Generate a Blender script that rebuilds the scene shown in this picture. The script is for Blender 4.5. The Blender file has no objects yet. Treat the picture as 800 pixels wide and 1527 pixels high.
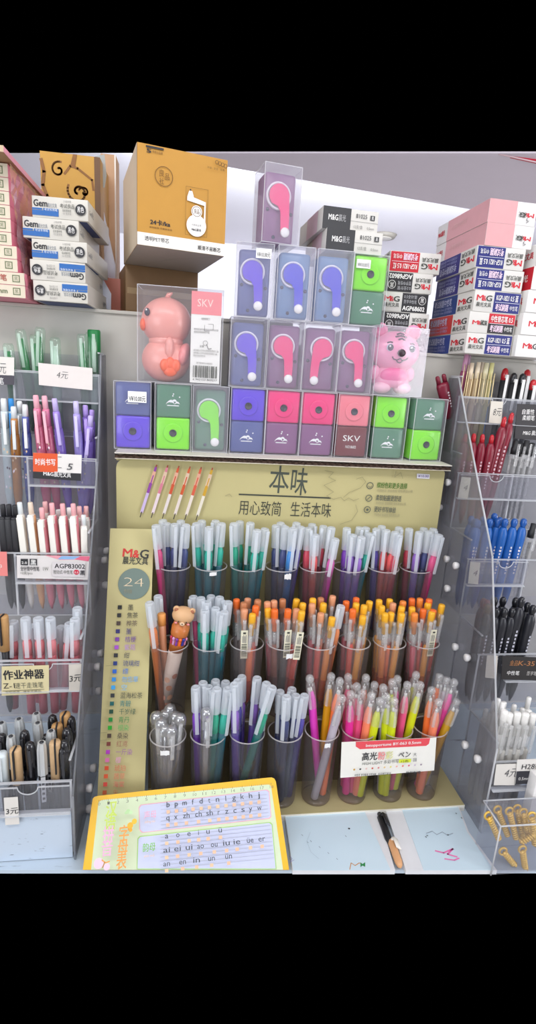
import bpy, bmesh, math, random
from mathutils import Vector, Matrix
random.seed(7)
PI=math.pi
SC=bpy.context.scene
COL=SC.collection
CZ=1.50                       # camera height; positions below are given relative to the camera height
# ---------------------------------------------------------------- camera
F=800.0; PITCH,ROLL,YAW=[math.radians(a) for a in (14.47,3.53,8.31)]
cf=Vector((math.sin(YAW)*math.cos(PITCH),math.cos(YAW)*math.cos(PITCH),-math.sin(PITCH)))
r0=Vector((math.cos(YAW),-math.sin(YAW),0)); u0=r0.cross(cf)
cr=math.cos(ROLL)*r0+math.sin(ROLL)*u0; cu=-math.sin(ROLL)*r0+math.cos(ROLL)*u0
cam=bpy.data.cameras.new('camera'); camo=bpy.data.objects.new('camera',cam); COL.objects.link(camo)
camo.matrix_world=Matrix(((cr.x,cu.x,-cf.x,0),(cr.y,cu.y,-cf.y,0),(cr.z,cu.z,-cf.z,CZ),(0,0,0,1)))
cam.sensor_fit='VERTICAL'; cam.sensor_height=24.0; cam.lens=24.0*F/1527.0; cam.clip_start=.01
SC.camera=camo
def ray(x,y): return (x-400)/F*cr-(y-763.5)/F*cu+cf
def atY(x,y,Y): d=ray(x,y); return d*(Y/d.y)
def atZ(x,y,Z): d=ray(x,y); return d*(Z/d.z)
def atX(x,y,X): d=ray(x,y); return d*(X/d.x)
def atP(x,y,o,n): d=ray(x,y); return d*(o.dot(n)/d.dot(n))
# ---------------------------------------------------------------- materials
def lin(h):
    if not isinstance(h,str): return tuple(h)+(1,)
    h=h.lstrip('#'); c=[int(h[i:i+2],16)/255 for i in (0,2,4)]
    return tuple((v/12.92 if v<=.04045 else ((v+.055)/1.055)**2.4) for v in c)+(1,)
MATS={}
def newmat(name):
    m=bpy.data.materials.new(name); m.use_nodes=True; m.node_tree.nodes.clear(); MATS[name]=m
    return m,m.node_tree.nodes,m.node_tree.links
def M(col,rough=.45,metal=0,noise=.05,scale=60,spec=.5,coat=0):
    key=f'{col}_{rough}_{metal}_{noise}_{scale}_{spec}_{coat}'
    if key in MATS: return MATS[key]
    m,N,L=newmat(key)
    out=N.new('ShaderNodeOutputMaterial'); b=N.new('ShaderNodeBsdfPrincipled'); L.new(b.outputs[0],out.inputs[0])
    c=lin(col); b.inputs['Roughness'].default_value=rough; b.inputs['Metallic'].default_value=metal
    b.inputs['Specular IOR Level'].default_value=spec; b.inputs['Coat Weight'].default_value=coat
    tc=N.new('ShaderNodeTexCoord'); nz=N.new('ShaderNodeTexNoise'); nz.inputs['Scale'].default_value=scale; nz.inputs['Detail'].default_value=3
    mx=N.new('ShaderNodeMix'); mx.data_type='RGBA'
    mx.inputs[6].default_value=tuple(v*(1-noise) for v in c[:3])+(1,); mx.inputs[7].default_value=tuple(min(1,v*(1+noise)) for v in c[:3])+(1,)
    L.new(tc.outputs['Object'],nz.inputs[0]); L.new(nz.outputs[0],mx.inputs[0]); L.new(mx.outputs[2],b.inputs['Base Color'])
    return m
def CL(tint='#ffffff',haze=.06,hcol='#ffffff',rough=.06,gl=1.0,noise=.25,scale=25):
    """thin clear or frosted plastic sheet: see-through, a little haze, glossy at grazing angles"""
    key=f'clear_{tint}_{haze}_{hcol}_{rough}_{gl}_{noise}_{scale}'
    if key in MATS: return MATS[key]
    m,N,L=newmat(key)
    out=N.new('ShaderNodeOutputMaterial')
    t=N.new('ShaderNodeBsdfTransparent'); t.inputs[0].default_value=lin(tint)
    d=N.new('ShaderNodeBsdfDiffuse'); d.inputs[0].default_value=lin(hcol)
    tl=N.new('ShaderNodeBsdfTranslucent'); tl.inputs[0].default_value=lin(hcol)
    dm=N.new('ShaderNodeMixShader'); dm.inputs[0].default_value=.35; L.new(d.outputs[0],dm.inputs[1]); L.new(tl.outputs[0],dm.inputs[2])
    tc=N.new('ShaderNodeTexCoord'); nz=N.new('ShaderNodeTexNoise'); nz.inputs['Scale'].default_value=scale
    mr=N.new('ShaderNodeMapRange'); mr.inputs[3].default_value=haze*(1-noise); mr.inputs[4].default_value=min(1,haze*(1+noise))
    L.new(tc.outputs['Object'],nz.inputs[0]); L.new(nz.outputs[0],mr.inputs[0])
    m1=N.new('ShaderNodeMixShader'); L.new(mr.outputs[0],m1.inputs[0]); L.new(t.outputs[0],m1.inputs[1]); L.new(dm.outputs[0],m1.inputs[2])
    g=N.new('ShaderNodeBsdfGlossy'); g.inputs['Roughness'].default_value=rough
    fr=N.new('ShaderNodeLayerWeight'); fr.inputs[0].default_value=.5
    pw=N.new('ShaderNodeMath'); pw.operation='POWER'; pw.inputs[1].default_value=5; L.new(fr.outputs['Facing'],pw.inputs[0])
    ml=N.new('ShaderNodeMath'); ml.operation='MULTIPLY_ADD'; ml.inputs[1].default_value=.35*gl; ml.inputs[2].default_value=.04*gl; L.new(pw.outputs[0],ml.inputs[0])
    m2=N.new('ShaderNodeMixShader'); L.new(ml.outputs[0],m2.inputs[0]); L.new(m1.outputs[0],m2.inputs[1]); L.new(g.outputs[0],m2.inputs[2])
    L.new(m2.outputs[0],out.inputs[0]); return m
PAPER=lambda c='#f4f2ee':M(c,.6)
INK='#26282c'
# ---------------------------------------------------------------- objects
def tag(o,label=None,cat=None,group=None,kind=None):
    if label: o['label']=label
    if cat: o['category']=cat
    if group: o['group']=group
    if kind: o['kind']=kind
    return o
def thing(name,label,cat,loc,rz=0,group=None,mat=None):
    o=bpy.data.objects.new(name,None); COL.objects.link(o); o.empty_display_size=.02
    if mat is not None: o.matrix_world=mat
    else:
        o.location=(loc[0],loc[1],loc[2]+CZ); o.rotation_euler=(0,0,rz)
    return tag(o,label,cat,group)
def copy_tree(o,parent=None):
    c=o.copy(); COL.objects.link(c); c.parent=parent
    for ch in list(o.children): copy_tree(ch,c)
    return c
class MB:
    """collects shapes into one mesh"""
    def __init__(s): s.v=[]; s.f=[]; s.m=[]; s.sm=[]; s.mats=[]
    def mi(s,m):
        if m not in s.mats: s.mats.append(m)
        return s.mats.index(m)
    def add(s,vs,fs,m,smooth=False):
        b=len(s.v); s.v+= [tuple(v) for v in vs]; k=s.mi(m)
        for f in fs: s.f.append([b+i for i in f]); s.m.append(k); s.sm.append(smooth)
        return s
    def box(s,x0,y0,z0,x1,y1,z1,m,bev=0):
        if bev<=0:
            vs=[(x,y,z) for x in (x0,x1) for y in (y0,y1) for z in (z0,z1)]
            return s.add(vs,[(0,1,3,2),(4,6,7,5),(0,4,5,1),(2,3,7,6),(0,2,6,4),(1,5,7,3)],m)
        bm=bmesh.new(); bmesh.ops.create_cube(bm,size=1)
        for v in bm.verts: v.co=Vector(((x0+x1)/2+v.co.x*(x1-x0),(y0+y1)/2+v.co.y*(y1-y0),(z0+z1)/2+v.co.z*(z1-z0)))
        bmesh.ops.bevel(bm,geom=bm.edges[:],offset=bev,segments=2,affect='EDGES',profile=.5)
        bm.verts.index_update(); s.add([v.co for v in bm.verts],[[v.index for v in f.verts] for f in bm.faces],m,True); bm.free(); return s
    def lathe(s,prof,m,seg=14,o=(0,0,0),smooth=True,sx=1,sy=1,closed=True):
        """prof: list of (z,r)"""
        vs=[];fs=[];n=len(prof)
        for z,r in prof:
            for k in range(seg):
                a=2*PI*k/seg; vs.append((o[0]+r*sx*math.cos(a),o[1]+r*sy*math.sin(a),o[2]+z))
        for i in range(n-1):
            for k in range(seg):
                k2=(k+1)%seg; fs.append((i*seg+k,i*seg+k2,(i+1)*seg+k2,(i+1)*seg+k))
        if closed:
            if prof[0][1]>1e-5: fs.append(tuple(range(seg))[::-1])
            if prof[-1][1]>1e-5: fs.append(tuple((n-1)*seg+k for k in range(seg)))
        return s.add(vs,fs,m,smooth)
    def tube(s,pts,r,m,seg=8,rs=None,closed=False):
        pts=[Vector(p) for p in pts]; vs=[];fs=[];n=len(pts)
        up=Vector((0,0,1)); prev=None
        for i,p in enumerate(pts):
            t=(pts[min(i+1,n-1)]-pts[max(i-1,0)])
            if closed: t=pts[(i+1)%n]-pts[i-1]
            t.normalize()
            a=prev if prev is not None else (up if abs(t.dot(up))<.9 else Vector((1,0,0)))
            nx=(a-t*a.dot(t)).normalized(); prev=nx; ny=t.cross(nx); rr=rs[i] if rs else r
            for k in range(seg):
                q=2*PI*k/seg; vs.append(p+nx*rr*math.cos(q)+ny*rr*math.sin(q))
        for i in range(n if closed else n-1):
            j=(i+1)%n
            for k in range(seg):
                k2=(k+1)%seg; fs.append((i*seg+k,i*seg+k2,j*seg+k2,j*seg+k))
        if not closed: fs.append(tuple(range(seg))[::-1]); fs.append(tuple((n-1)*seg+k for k in range(seg)))
        return s.add(vs,fs,m,True)
    def ell(s,c,r,m,seg=20,rings=12,rot=None):
        vs=[];fs=[]
        R=rot or Matrix.Identity(3)
        for i in range(rings+1):
            a=PI*i/rings
            for k in range(seg):
                q=2*PI*k/seg
                vs.append(Vector(c)+R@Vector((r[0]*math.sin(a)*math.cos(q),r[1]*math.sin(a)*math.sin(q),r[2]*math.cos(a))))
        for i in range(rings):
            for k in range(seg):
                k2=(k+1)%seg; fs.append((i*seg+k,(i+1)*seg+k,(i+1)*seg+k2,i*seg+k2))
        return s.add(vs,fs,m,True)
    def prism(s,poly,d0,d1,m,axis='y',smooth=False):
        """poly in (a,b); extruded along axis between d0 and d1 (x: poly=(y,z), y: poly=(x,z), z: poly=(x,y))"""
        n=len(poly); P={'x':lambda a,b,c:(c,a,b),'y':lambda a,b,c:(a,c,b),'z':lambda a,b,c:(a,b,c)}[axis]
        vs=[P(a,b,d0) for a,b in poly]+[P(a,b,d1) for a,b in poly]
        fs=[tuple(range(n)),tuple(range(n,2*n))[::-1]]+[(i,i+n,(i+1)%n+n,(i+1)%n) for i in range(n)]
        return s.add(vs,fs,m,smooth)
    def xf(s,mat):
        s.v=[tuple(mat@Vector(v)) for v in s.v]; return s
    def mesh(s,name):
        me=bpy.data.meshes.new(name); me.from_pydata(s.v,[],s.f)
        for m in s.mats: me.materials.append(m)
        me.polygons.foreach_set('material_index',s.m); me.polygons.foreach_set('use_smooth',s.sm)
        bm=bmesh.new(); bm.from_mesh(me); bmesh.ops.remove_doubles(bm,verts=bm.verts[:],dist=1e-6)
        bmesh.ops.recalc_face_normals(bm,faces=bm.faces[:]); bm.to_mesh(me); bm.free()
        me.update(); return me
    def build(s,name,parent=None,label=None,loc=None):
        o=bpy.data.objects.new(name,s.mesh(name)); COL.objects.link(o)
        if parent is not None: o.parent=parent
        if loc is not None: o.location=loc
        if label: o['label']=label
        return o
# ---------------------------------------------------------------- printing on surfaces
TXT={}
def glyphs(t,bold=0):
    k=(t,bold)
    if k in TXT: return TXT[k]
    c=bpy.data.curves.new('t','FONT'); c.body=t; c.size=1; c.resolution_u=2; c.offset=bold; c.fill_mode='FRONT' if hasattr(c,'fill_mode') else c.fill_mode
    o=bpy.data.objects.new('t',c); COL.objects.link(o)
    dg=bpy.context.evaluated_depsgraph_get(); dg.update()
    me=bpy.data.meshes.new_from_object(o.evaluated_get(dg))
    vs=[(v.co.x,v.co.y) for v in me.vertices]; fs=[tuple(p.vertices) for p in me.polygons]
    bpy.data.objects.remove(o); bpy.data.curves.remove(c); bpy.data.meshes.remove(me)
    xs=[v[0] for v in vs] or [0]; x0=min(xs); w=max(xs)-x0
    TXT[k]=([(x-x0,y) for x,y in vs],fs,w or 1); return TXT[k]
class Print(MB):
    """flat ink on a face. o: world/local origin, ux,vx unit axes, n outward normal"""
    STEP=.00012
    def __init__(s,o=(0,0,0),ux=(1,0,0),vx=(0,0,1),w=1,h=1,eps=.00025):
        super().__init__(); s.o=Vector(o); s.ux=Vector(ux); s.vx=Vector(vx); s.n=s.ux.cross(s.vx); s.w=w; s.h=h; s.k=0; s.flip=False; s.eps=eps
    def P(s,u,v):
        if s.flip: u,v=s.w-u,s.h-v
        return s.o+s.ux*u+s.vx*v+s.n*(s.eps+s.k*s.STEP)
    def poly(s,pts,m,layer=True):
        if layer: s.k+=1
        s.add([s.P(*p) for p in pts],[tuple(range(len(pts)))],m); return s
    def rect(s,x0,y0,x1,y1,m): return s.poly([(x0,y0),(x1,y0),(x1,y1),(x0,y1)],m)
    def nrect(s,x0,y0,x1,y1,m): return s.rect(x0*s.w,y0*s.h,x1*s.w,y1*s.h,m)
    def disc(s,x,y,r,m,seg=24,sy=1): return s.poly([(x+r*math.cos(2*PI*k/seg),y+r*sy*math.sin(2*PI*k/seg)) for k in range(seg)],m)
    def ring(s,x,y,r,t,m,seg=28,a0=0,a1=2*PI):
        s.k+=1
        for k in range(seg):
            a,b=a0+(a1-a0)*k/seg,a0+(a1-a0)*(k+1)/seg
            s.poly([(x+r*math.cos(a),y+r*math.sin(a)),(x+r*math.cos(b),y+r*math.sin(b)),(x+(r-t)*math.cos(b),y+(r-t)*math.sin(b)),(x+(r-t)*math.cos(a),y+(r-t)*math.sin(a))],m,False)
        return s
    def line(s,pts,t,m):
        s.k+=1
        for (a,b) in zip(pts,pts[1:]):
            d=Vector((b[0]-a[0],b[1]-a[1])); 
            if d.length<1e-9: continue
            q=Vector((-d.y,d.x)).normalized()*t/2; e=d.normalized()*t*.3
            s.poly([(a[0]-q.x-e.x,a[1]-q.y-e.y),(b[0]-q.x+e.x,b[1]-q.y+e.y),(b[0]+q.x+e.x,b[1]+q.y+e.y),(a[0]+q.x-e.x,a[1]+q.y-e.y)],m,False)
        return s
    def txt(s,t,x,y,x1,y1,h,m,bold=0,slant=0):
        """baseline from (x,y) to (x1,y1); h = capital height"""
        vs,fs,w=glyphs(t,min(bold,0)); s.k+=1
        d=Vector((x1-x,y1-y)); W=d.length; d.normalize(); q=Vector((-d.y,d.x)); sx=W/w; sy=h/.73
        B=max(bold,0)*1.4
        for kk,(da,db) in enumerate(((0,0),) if B<=0 else ((-B,-B*.5),(B,-B*.5),(-B,B*.5),(B,B*.5))):
            s.k+=.25
            s.add([s.P(x+d.x*(a+da+slant*b)*sx+q.x*(b+db)*sy,y+d.y*(a+da+slant*b)*sx+q.y*(b+db)*sy) for a,b in vs],fs,m)
        return s
    def t(s,t,x,y,h,m,bold=0,maxw=None,center=False,slant=0):
        vs,fs,w=glyphs(t,min(bold,0)); W=w*h/.73
        if maxw and W>maxw: W=maxw
        if center: x-=W/2
        return s.txt(t,x,y,x+W,y,h,m,bold,slant)
    def nt(s,t,x,y,x1,h,m,bold=0,slant=0):  # normalised
        return s.txt(t,x*s.w,y*s.h,x1*s.w,y*s.h,h*s.h,m,bold,slant)
    # picture measurements carried onto the printed plane
    def uv(s,x,y):
        p=atP(x,y,s.o,s.n)-s.o; return (p.dot(s.ux),p.dot(s.vx))
    def sc(s,x,y): p=atP(x,y,s.o,s.n); return p.dot(cf)/F
    def ptxt(s,t,xl,yl,xr,yr,h,m,bold=0,slant=0):
        a=s.uv(xl,yl); b=s.uv(xr,yr); return s.txt(t,a[0],a[1],b[0],b[1],h*s.sc(xl,yl),m,bold,slant)
    def ppoly(s,pts,m): return s.poly([s.uv(*p) for p in pts],m)
    def pline(s,pts,t,m): return s.line([s.uv(*p) for p in pts],t*s.sc(*pts[0]),m)
    def barcode(s,x0,y0,x1,y1,m,n=26,seed=1):
        rr=random.Random(seed); s.k+=1; x=x0; 
        ws=[rr.choice((1,1,2,3)) for _ in range(n*2)]; tot=sum(ws)
        for i,wd in enumerate(ws):
            dx=(x1-x0)*wd/tot
            if i%2==0: s.poly([(x,y0),(x+dx,y0),(x+dx,y1),(x,y1)],m,False)
            x+=dx
        return s
def front(w,h,y=0,**k): return Print((-w/2,y,0),(1,0,0),(0,0,1),w,h,**k)
def leftside(w,d,h): return Print((-w/2,d,0),(0,-1,0),(0,0,1),d,h)
def rightside(w,d,h): return Print((w/2,0,0),(0,1,0),(0,0,1),d,h)
ORD=['first','second','third','fourth','fifth','sixth','seventh','eighth','ninth','tenth','eleventh','twelfth']
def hsh(c): return sum(map(ord,c))
def nth_from_left(i,n):
    if n==1: return ''
    if i==0: return 'leftmost'
    if i==n-1: return 'rightmost'
    return ORD[i]+' from left'
# ================================================================ the room
CT=-.700                       # counter top
def struct(name,mb): return tag(mb.build(name,loc=(0,0,CZ)),kind='structure')
WALLM=M('#e4e2ea',.9,noise=.02,scale=3); CEILM=M('#e6e4ec',.9,noise=.02,scale=3); BEAMM=M('#f2e8f4',.9,noise=.03,scale=4)
struct('wall_back',MB().box(-5,6.2,-1.5,6,6.25,1.3,WALLM))
a=[atZ(x,229,1.3) for x in (-250,1150)]
mb=MB(); mb.prism([(a[0].x,a[0].y),(a[1].x,a[1].y),(6,6.25),(-5,6.25)],1.30,1.303,CEILM,'z'); struct('ceiling',mb)
b=[atZ(x,y,.9) for x,y in ((222,228.5),(960,228.5),(960,357))]
mb=MB(); mb.prism([(p.x,p.y) for p in b],.90,.906,BEAMM,'z'); struct('trim_1',mb)
yc=min(atZ(x,0,1.3).y for x in (0,800))-.06
struct('ceiling_front',MB().box(-3,-3,1.30,5.5,yc,1.32,CEILM))
struct('wall_left',MB().box(-3.04,-3,-1.5,-3,6.25,1.3,WALLM)); struct('wall_right',MB().box(5.5,-3,-1.5,5.54,6.25,1.3,WALLM)); struct('wall_front',MB().box(-3,-3.04,-1.5,5.5,-3,1.3,WALLM))
FLM=M('#b8b2a8',.4,noise=.1,scale=3)
yf=min(atZ(x,1527,-1.5).y for x in (0,800))-.06
struct('floor',MB().box(-3,-3,-1.52,5.5,yf,-1.5,FLM)); struct('floor_back',MB().box(-3,1.46,-1.52,5.5,6.2,-1.5,FLM))
# round fitting on the far ceiling
p=atZ(573,350,1.3); t=thing('ceiling_fitting','small round grey fitting on the bright far ceiling above the black pen boxes','ceiling light',(p.x,p.y,1.3))
MB().lathe([(-.03,.02),(-.03,.10),(0,.12)],M('#8d8880',.6),20).build('housing',t); MB().lathe([(-.034,.0),(-.034,.07),(-.03,.075)],M('#b9b4ac',.4),20).build('diffuser',t)
# red sign by the ceiling
pts=[atY(x,y,2.3) for x,y in ((744,228.5),(850,228.5),(850,252),(800,240.5))]
t=thing('hanging_sign','red sign with a pale lower edge hanging high at the upper right','sign',(pts[0].x,2.3,pts[2].z)); o=Vector((pts[0].x,2.3,pts[2].z))
MB().prism([(p.x-o.x,p.z-o.z) for p in pts],0,.02,M('#d8153c',.5),'y').build('panel',t)
MB().tube([(q.x-o.x,-.003,q.z-o.z-.004) for q in (pts[0],pts[3],pts[2])],.003,M('#f0d0d6',.5),6).build('edge_strip',t)
# ---------------------------------------------------------------- lamps of the shop, and added fill lights
def lamp(name,loc,to,sx,sy,power,col=(1,1,1)):
    l=bpy.data.lights.new(name,'AREA'); l.shape='RECTANGLE'; l.size=sx; l.size_y=sy; l.energy=power; l.color=col
    o=bpy.data.objects.new(name,l); COL.objects.link(o); o.location=(loc[0],loc[1],loc[2]+CZ)
    d=Vector(to)-Vector(loc); o.rotation_euler=d.to_track_quat('-Z','Y').to_euler(); return o
lamp('ceiling_lamp',(-.1,-.35,1.25),(.15,.9,-.3),1.7,.5,29,(1,.985,.97))
lamp('ceiling_lamp',(1.1,.0,1.25),(.3,.9,-.3),.5,1.2,12,(.97,.98,1))
lamp('ceiling_lamp',(-1.0,.35,1.1),(.1,.9,-.2),.4,1.2,5.5,(1,.98,.95))
lamp('front_fill',(-2.3,-2.2,.1),(.1,.9,-.3),1.6,1.8,62,(.92,.97,1))  # added soft fill from the front left, no real window here
lamp('front_fill',(3.6,-2.0,.1),(.4,.9,-.3),1.4,1.8,72,(.94,.97,1))  # matching added fill from the front right
lamp('beam_uplight',(3.4,1.0,-.3),(1.3,2.7,.9),.5,.5,22,(.98,.96,1))  # added unseen uplight to brighten the ceiling beam
lamp('cove_lamp',(1.3,3.3,1.05),(1.5,6,.75),3.2,.3,135,(.90,.94,1))
# ================================================================ counter and grey shelf units
f0=atZ(-40,1297.5,CT); f1=atZ(840,1297.5,CT)
t=thing('shop_counter','pale blue white glass topped counter carrying the pen display and the racks','counter',(.15,.8,CT-.04))
k=f0+(f0-f1)*.2; k2=f1+(f1-f0)*.2
poly=[(k.x-.15,k.y-.8),(k2.x-.15,k2.y-.8),(.95-.15,1.5-.8),(-.6-.15,1.5-.8)]
MB().prism([poly[0]+Vector((0,.13)) if 0 else (poly[0][0],poly[0][1]+.13),(poly[1][0],poly[1][1]+.13),poly[2],poly[3]],0,.034,M('#cfd2d4',.5),'z').build('cabinet_top',t)
MB().box(-.75,.66,-(1.5+CT-.04),.8,.69,0,M('#6b5f55',.6)).build('support_panel',t)
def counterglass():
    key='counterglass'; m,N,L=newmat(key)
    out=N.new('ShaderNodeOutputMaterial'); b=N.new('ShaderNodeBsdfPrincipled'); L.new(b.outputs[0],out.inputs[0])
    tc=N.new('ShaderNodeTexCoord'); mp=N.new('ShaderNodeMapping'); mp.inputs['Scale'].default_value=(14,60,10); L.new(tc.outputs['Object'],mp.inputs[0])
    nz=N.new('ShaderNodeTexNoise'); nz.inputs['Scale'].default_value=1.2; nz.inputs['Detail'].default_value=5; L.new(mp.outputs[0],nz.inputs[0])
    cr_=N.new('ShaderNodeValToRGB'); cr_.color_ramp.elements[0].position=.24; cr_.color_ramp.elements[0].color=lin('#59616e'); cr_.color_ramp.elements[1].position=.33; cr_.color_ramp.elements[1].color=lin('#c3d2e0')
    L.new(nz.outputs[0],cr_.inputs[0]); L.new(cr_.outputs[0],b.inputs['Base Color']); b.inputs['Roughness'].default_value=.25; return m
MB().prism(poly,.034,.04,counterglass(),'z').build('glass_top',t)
GREY=M('#c4c1b9',.55,noise=.10,scale=9)
def shelf(x0,x1,top,label):
    y0=1.0; t=thing('shelf_unit',label,'shelf',((x0+x1)/2,y0,CT)); w=x1-x0
    MB().box(-w/2,0,0,w/2,.012,top-CT-.004,GREY).build('front_board',t)
    MB().box(-w/2,-.004,top-CT-.006,w/2,.34,top-CT,GREY,.001).build('top_shelf',t)
    MB().box(-w/2,.33,0,w/2,.34,top-CT-.006,GREY).build('back_board',t)
    return t
SHL,SHR=.0885,.0545
shelf(-.62,.17,SHL,'grey shelf unit behind the left acrylic rack carrying the pen boxes')
shelf(.19,1.0,SHR,'grey shelf unit behind the right acrylic rack carrying the blue boxes')
# ================================================================ central pen display
CARD='#c0b682'; CARDM=M(CARD,.6,noise=.05,scale=14); CARD2=M('#b3a87c',.7,noise=.08,scale=20); TIERM=M('#7c7258',.75,noise=.1,scale=20)  # TIERM is darkened: the shade between the cups is put into its colour
DX0,DX1=-.132,.458
DO=Vector(((DX0+DX1)/2,.80,CT)); 
disp=thing('pen_display','olive cream cardboard counter display with header and three tiers of cups','display stand',DO)
def dpart(mb,name,label=None): return mb.build(name,disp,label,loc=-DO)
ZB=-.688; Z2=-.567; Z1=-.457
YB=.703
mb=MB(); mb.box(DX0+.07,YB,CT,DX1+.012,.93,ZB,CARD2); mb.box(DX0+.068,YB-.001,CT,DX1+.013,YB+.004,ZB-.001,M('#efece2',.6)); dpart(mb,'base_board')
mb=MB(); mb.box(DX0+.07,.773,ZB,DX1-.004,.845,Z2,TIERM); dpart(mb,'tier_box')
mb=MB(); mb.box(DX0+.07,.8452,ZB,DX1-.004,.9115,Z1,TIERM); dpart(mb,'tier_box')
# header board with rounded upper left corner
HY=.912; HT=-.150
def rnd(cx,cz,r,a0,a1,n=6): return [(cx+r*math.cos(a0+(a1-a0)*i/n),cz+r*math.sin(a0+(a1-a0)*i/n)) for i in range(n+1)]
poly=[(DX0+.004,-.46),(DX1-.004,-.46)]+rnd(DX1-.010,HT-.008,.006,0,PI/2)+rnd(DX0+.02,HT-.018,.016,PI/2,PI)
dpart(MB().prism(poly,HY,HY+.004,CARDM,'y'),'header_board')
dpart(MB().box(DX0+.004,HY+.004,HT-.006,DX1-.004,1.0-.012,HT,CARD2),'top_panel')
dpart(MB().box(DX0+.004,.984,ZB,DX1-.004,.988,HT-.006,CARD2),'back_panel')
# header artwork
INKG=M('#4a5148',.6); INKM=M('#3b3f38',.6)
P=Print((0,HY,0),(1,0,0),(0,0,1))
P.ptxt('本',401,731,430,732.5,33,INKG,.003); P.ptxt('味',433,734,457,735.5,33,INKG,.003)
P.pline([(357,737),(493,742.5)],2.2,INKM)
P.ptxt('用心致简',356,765,418.5,768,18,INKM,-.004); P.ptxt('生活本味',433,768,493,770,18,INKM,-.004)
G3=M('#5f6357',.6); G4=M('#6fae3e',.6); G5=M('#a39c78',.6)
for i,(x,y,s,c,w) in enumerate([(552,724,'缤纷色彩更多选择',M('#4f7a2c',.6),45),(550,742.5,'柔软贴握更舒适',G3,38),(547.5,759.5,'更好书写体验',G3,32)]):
    u,v=P.uv(x,y); q=P.sc(x,y); P.ring(u,v,5.3*q,1.1*q,G3)
    P.ptxt(s,x+10,y+2.5,x+10+w,y+4.5,7,c,.01); P.ptxt('不同色彩 自由搭配 轻松表达心情',x+10,y+9,x+10+w*1.18,y+10.5,3.6,G5)
    if i==0: P.ring(u,v,2.6*q,.8*q,G3,a0=PI,a1=2*PI)
    elif i==1: P.pline([(x-2.5,y+2),(x+2.5,y-2.5)],1,G3)
    else: P.disc(u,v,2*q,G3,8)
PU=M('#7c6aa0',.6)
# pencil doodles left by shoppers
DO_=M('#9d966f',.7)
P.pline([(484,701),(497,704),(490,711),(500,716),(483,723),(490,728),(497,733),(487,739),(497,744),(508,741),(513,746),(520,742),(527,746),(535,743)],.7,DO_)
P.pline([(531,714),(540,711),(545,718),(537,727),(520,734),(512,741)],.7,DO_); P.pline([(530,752),(533,762),(524,775),(507,781)],.7,DO_)
P.pline([(336,739),(342,736),(346,740)],.7,DO_); P.pline([(590,702),(588,711),(597,704),(600,713)],.7,DO_)
# row of printed pens
for i,(c,c2) in enumerate([('#8a3f9a','#c9b4dc'),('#d07a8e','#e2cfd6'),('#c8502e','#ddd2cf'),('#c8552c','#ded0c8'),('#cf5a3e','#e0d3c8'),('#c89a2c','#e0d8c8')]):
    x=234.0+16.6*i; y=693+.75*i; dx,dy=-24.5,77
    L=lambda f,o=0:(x+dx*f+o,y+dy*f)
    P.pline([L(0),L(.05)],2.0,M('#9a4030',.6)); P.pline([L(.05),L(.14)],3.4,M(c,.6)); P.pline([L(.14),L(.36)],5.0,M('#d6b9a0' if i%2 else '#d9a58c',.6))
    P.pline([L(.2),L(.34)],1.6,M(c,.6)); P.pline([L(.36),L(.55)],4.2,M(c,.6)); P.pline([L(.55),L(.9)],4.2,M(c2,.6)); P.pline([L(.9),L(1)],1.4,M('#4a4038',.6))
dpart(P,'header_print')
Ps=Print((0,HY,0),(1,0,0),(0,0,1),eps=.0012)
Ps.ppoly([(622,706),(641,707),(640.5,714),(621.5,713)],M('#eceaf2',.6)); Ps.ptxt('¥10.00',623.5,711.5,639,712,4,PU,.01)
dpart(Ps,'price_sticker','small pale price sticker')
# slanted swatch panel on the left
a=atY(172,788,.885); b=atY(137,1196,.716); c=atY(232,788,.885); d=atY(213,1196,.716)
xl=(a.x+b.x)/2; xr=(c.x+d.x)/2
A=Vector((xl,.885,a.z)); Bv=Vector((xl,.716,b.z)); sv=(A-Bv).normalized(); nn=Vector((1,0,0)).cross(sv)
mb=MB(); w=xr-xl
pts=[Bv,Bv+Vector((w,0,0)),A+Vector((w,0,0)),A]; bk=[p-nn*.003 for p in pts]
mb.add(pts+bk,[(0,1,2,3),(7,6,5,4),(0,4,5,1),(1,5,6,2),(2,6,7,3),(3,7,4,0)],CARDM); dpart(mb,'swatch_panel')
P=Print(Bv,(1,0,0),sv)
P.ptxt('M',183,830,196.5,831,13,M('#c8322c',.5),.014); P.ptxt('&',198,831,207,832,12,M('#c8322c',.5),.02); P.ptxt('G',208.5,832,221,833,13.5,M('#2b2b2b',.5),.014)
P.ptxt('晨光文具',183,840,220.5,841.5,9,INKM,.01)
u,v=P.uv(200,870.5); P.disc(u,v,23*P.sc(200,870),M('#6b7c74',.6),40)
P.ptxt('2',184.5,874,198,874.5,14,M('#dcc9a8',.6),-.022); P.ptxt('4',200.5,875,214,875,14,M('#dcc9a8',.6),-.022)
P.ptxt('色可选',185,884,197,884.5,5,M('#8f8a72',.6))
names=['墨','焦茶','桦茶','堇','桔梗','紫苑','绀','琉璃绀','缥','勿忘草','空','蓝海松茶','青碧','千岁绿','青丹','根染','桑染','红鸢','一斤染','樱','琥珀','茜草','海棠','朱']
cols=['#1e1e20','#26262a','#4a3a34','#33306e','#7a3fa0','#a04fc0','#2c2c34','#24387c','#2b62c0','#2f8ad8','#3da0e0','#303438','#0e5a5a','#1c4a38','#188a3a','#2aa52e','#4a3a32','#7a3a34','#b03ab8','#d470a8','#d8502a','#d85a34','#d84a40','#c8603a']
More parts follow.
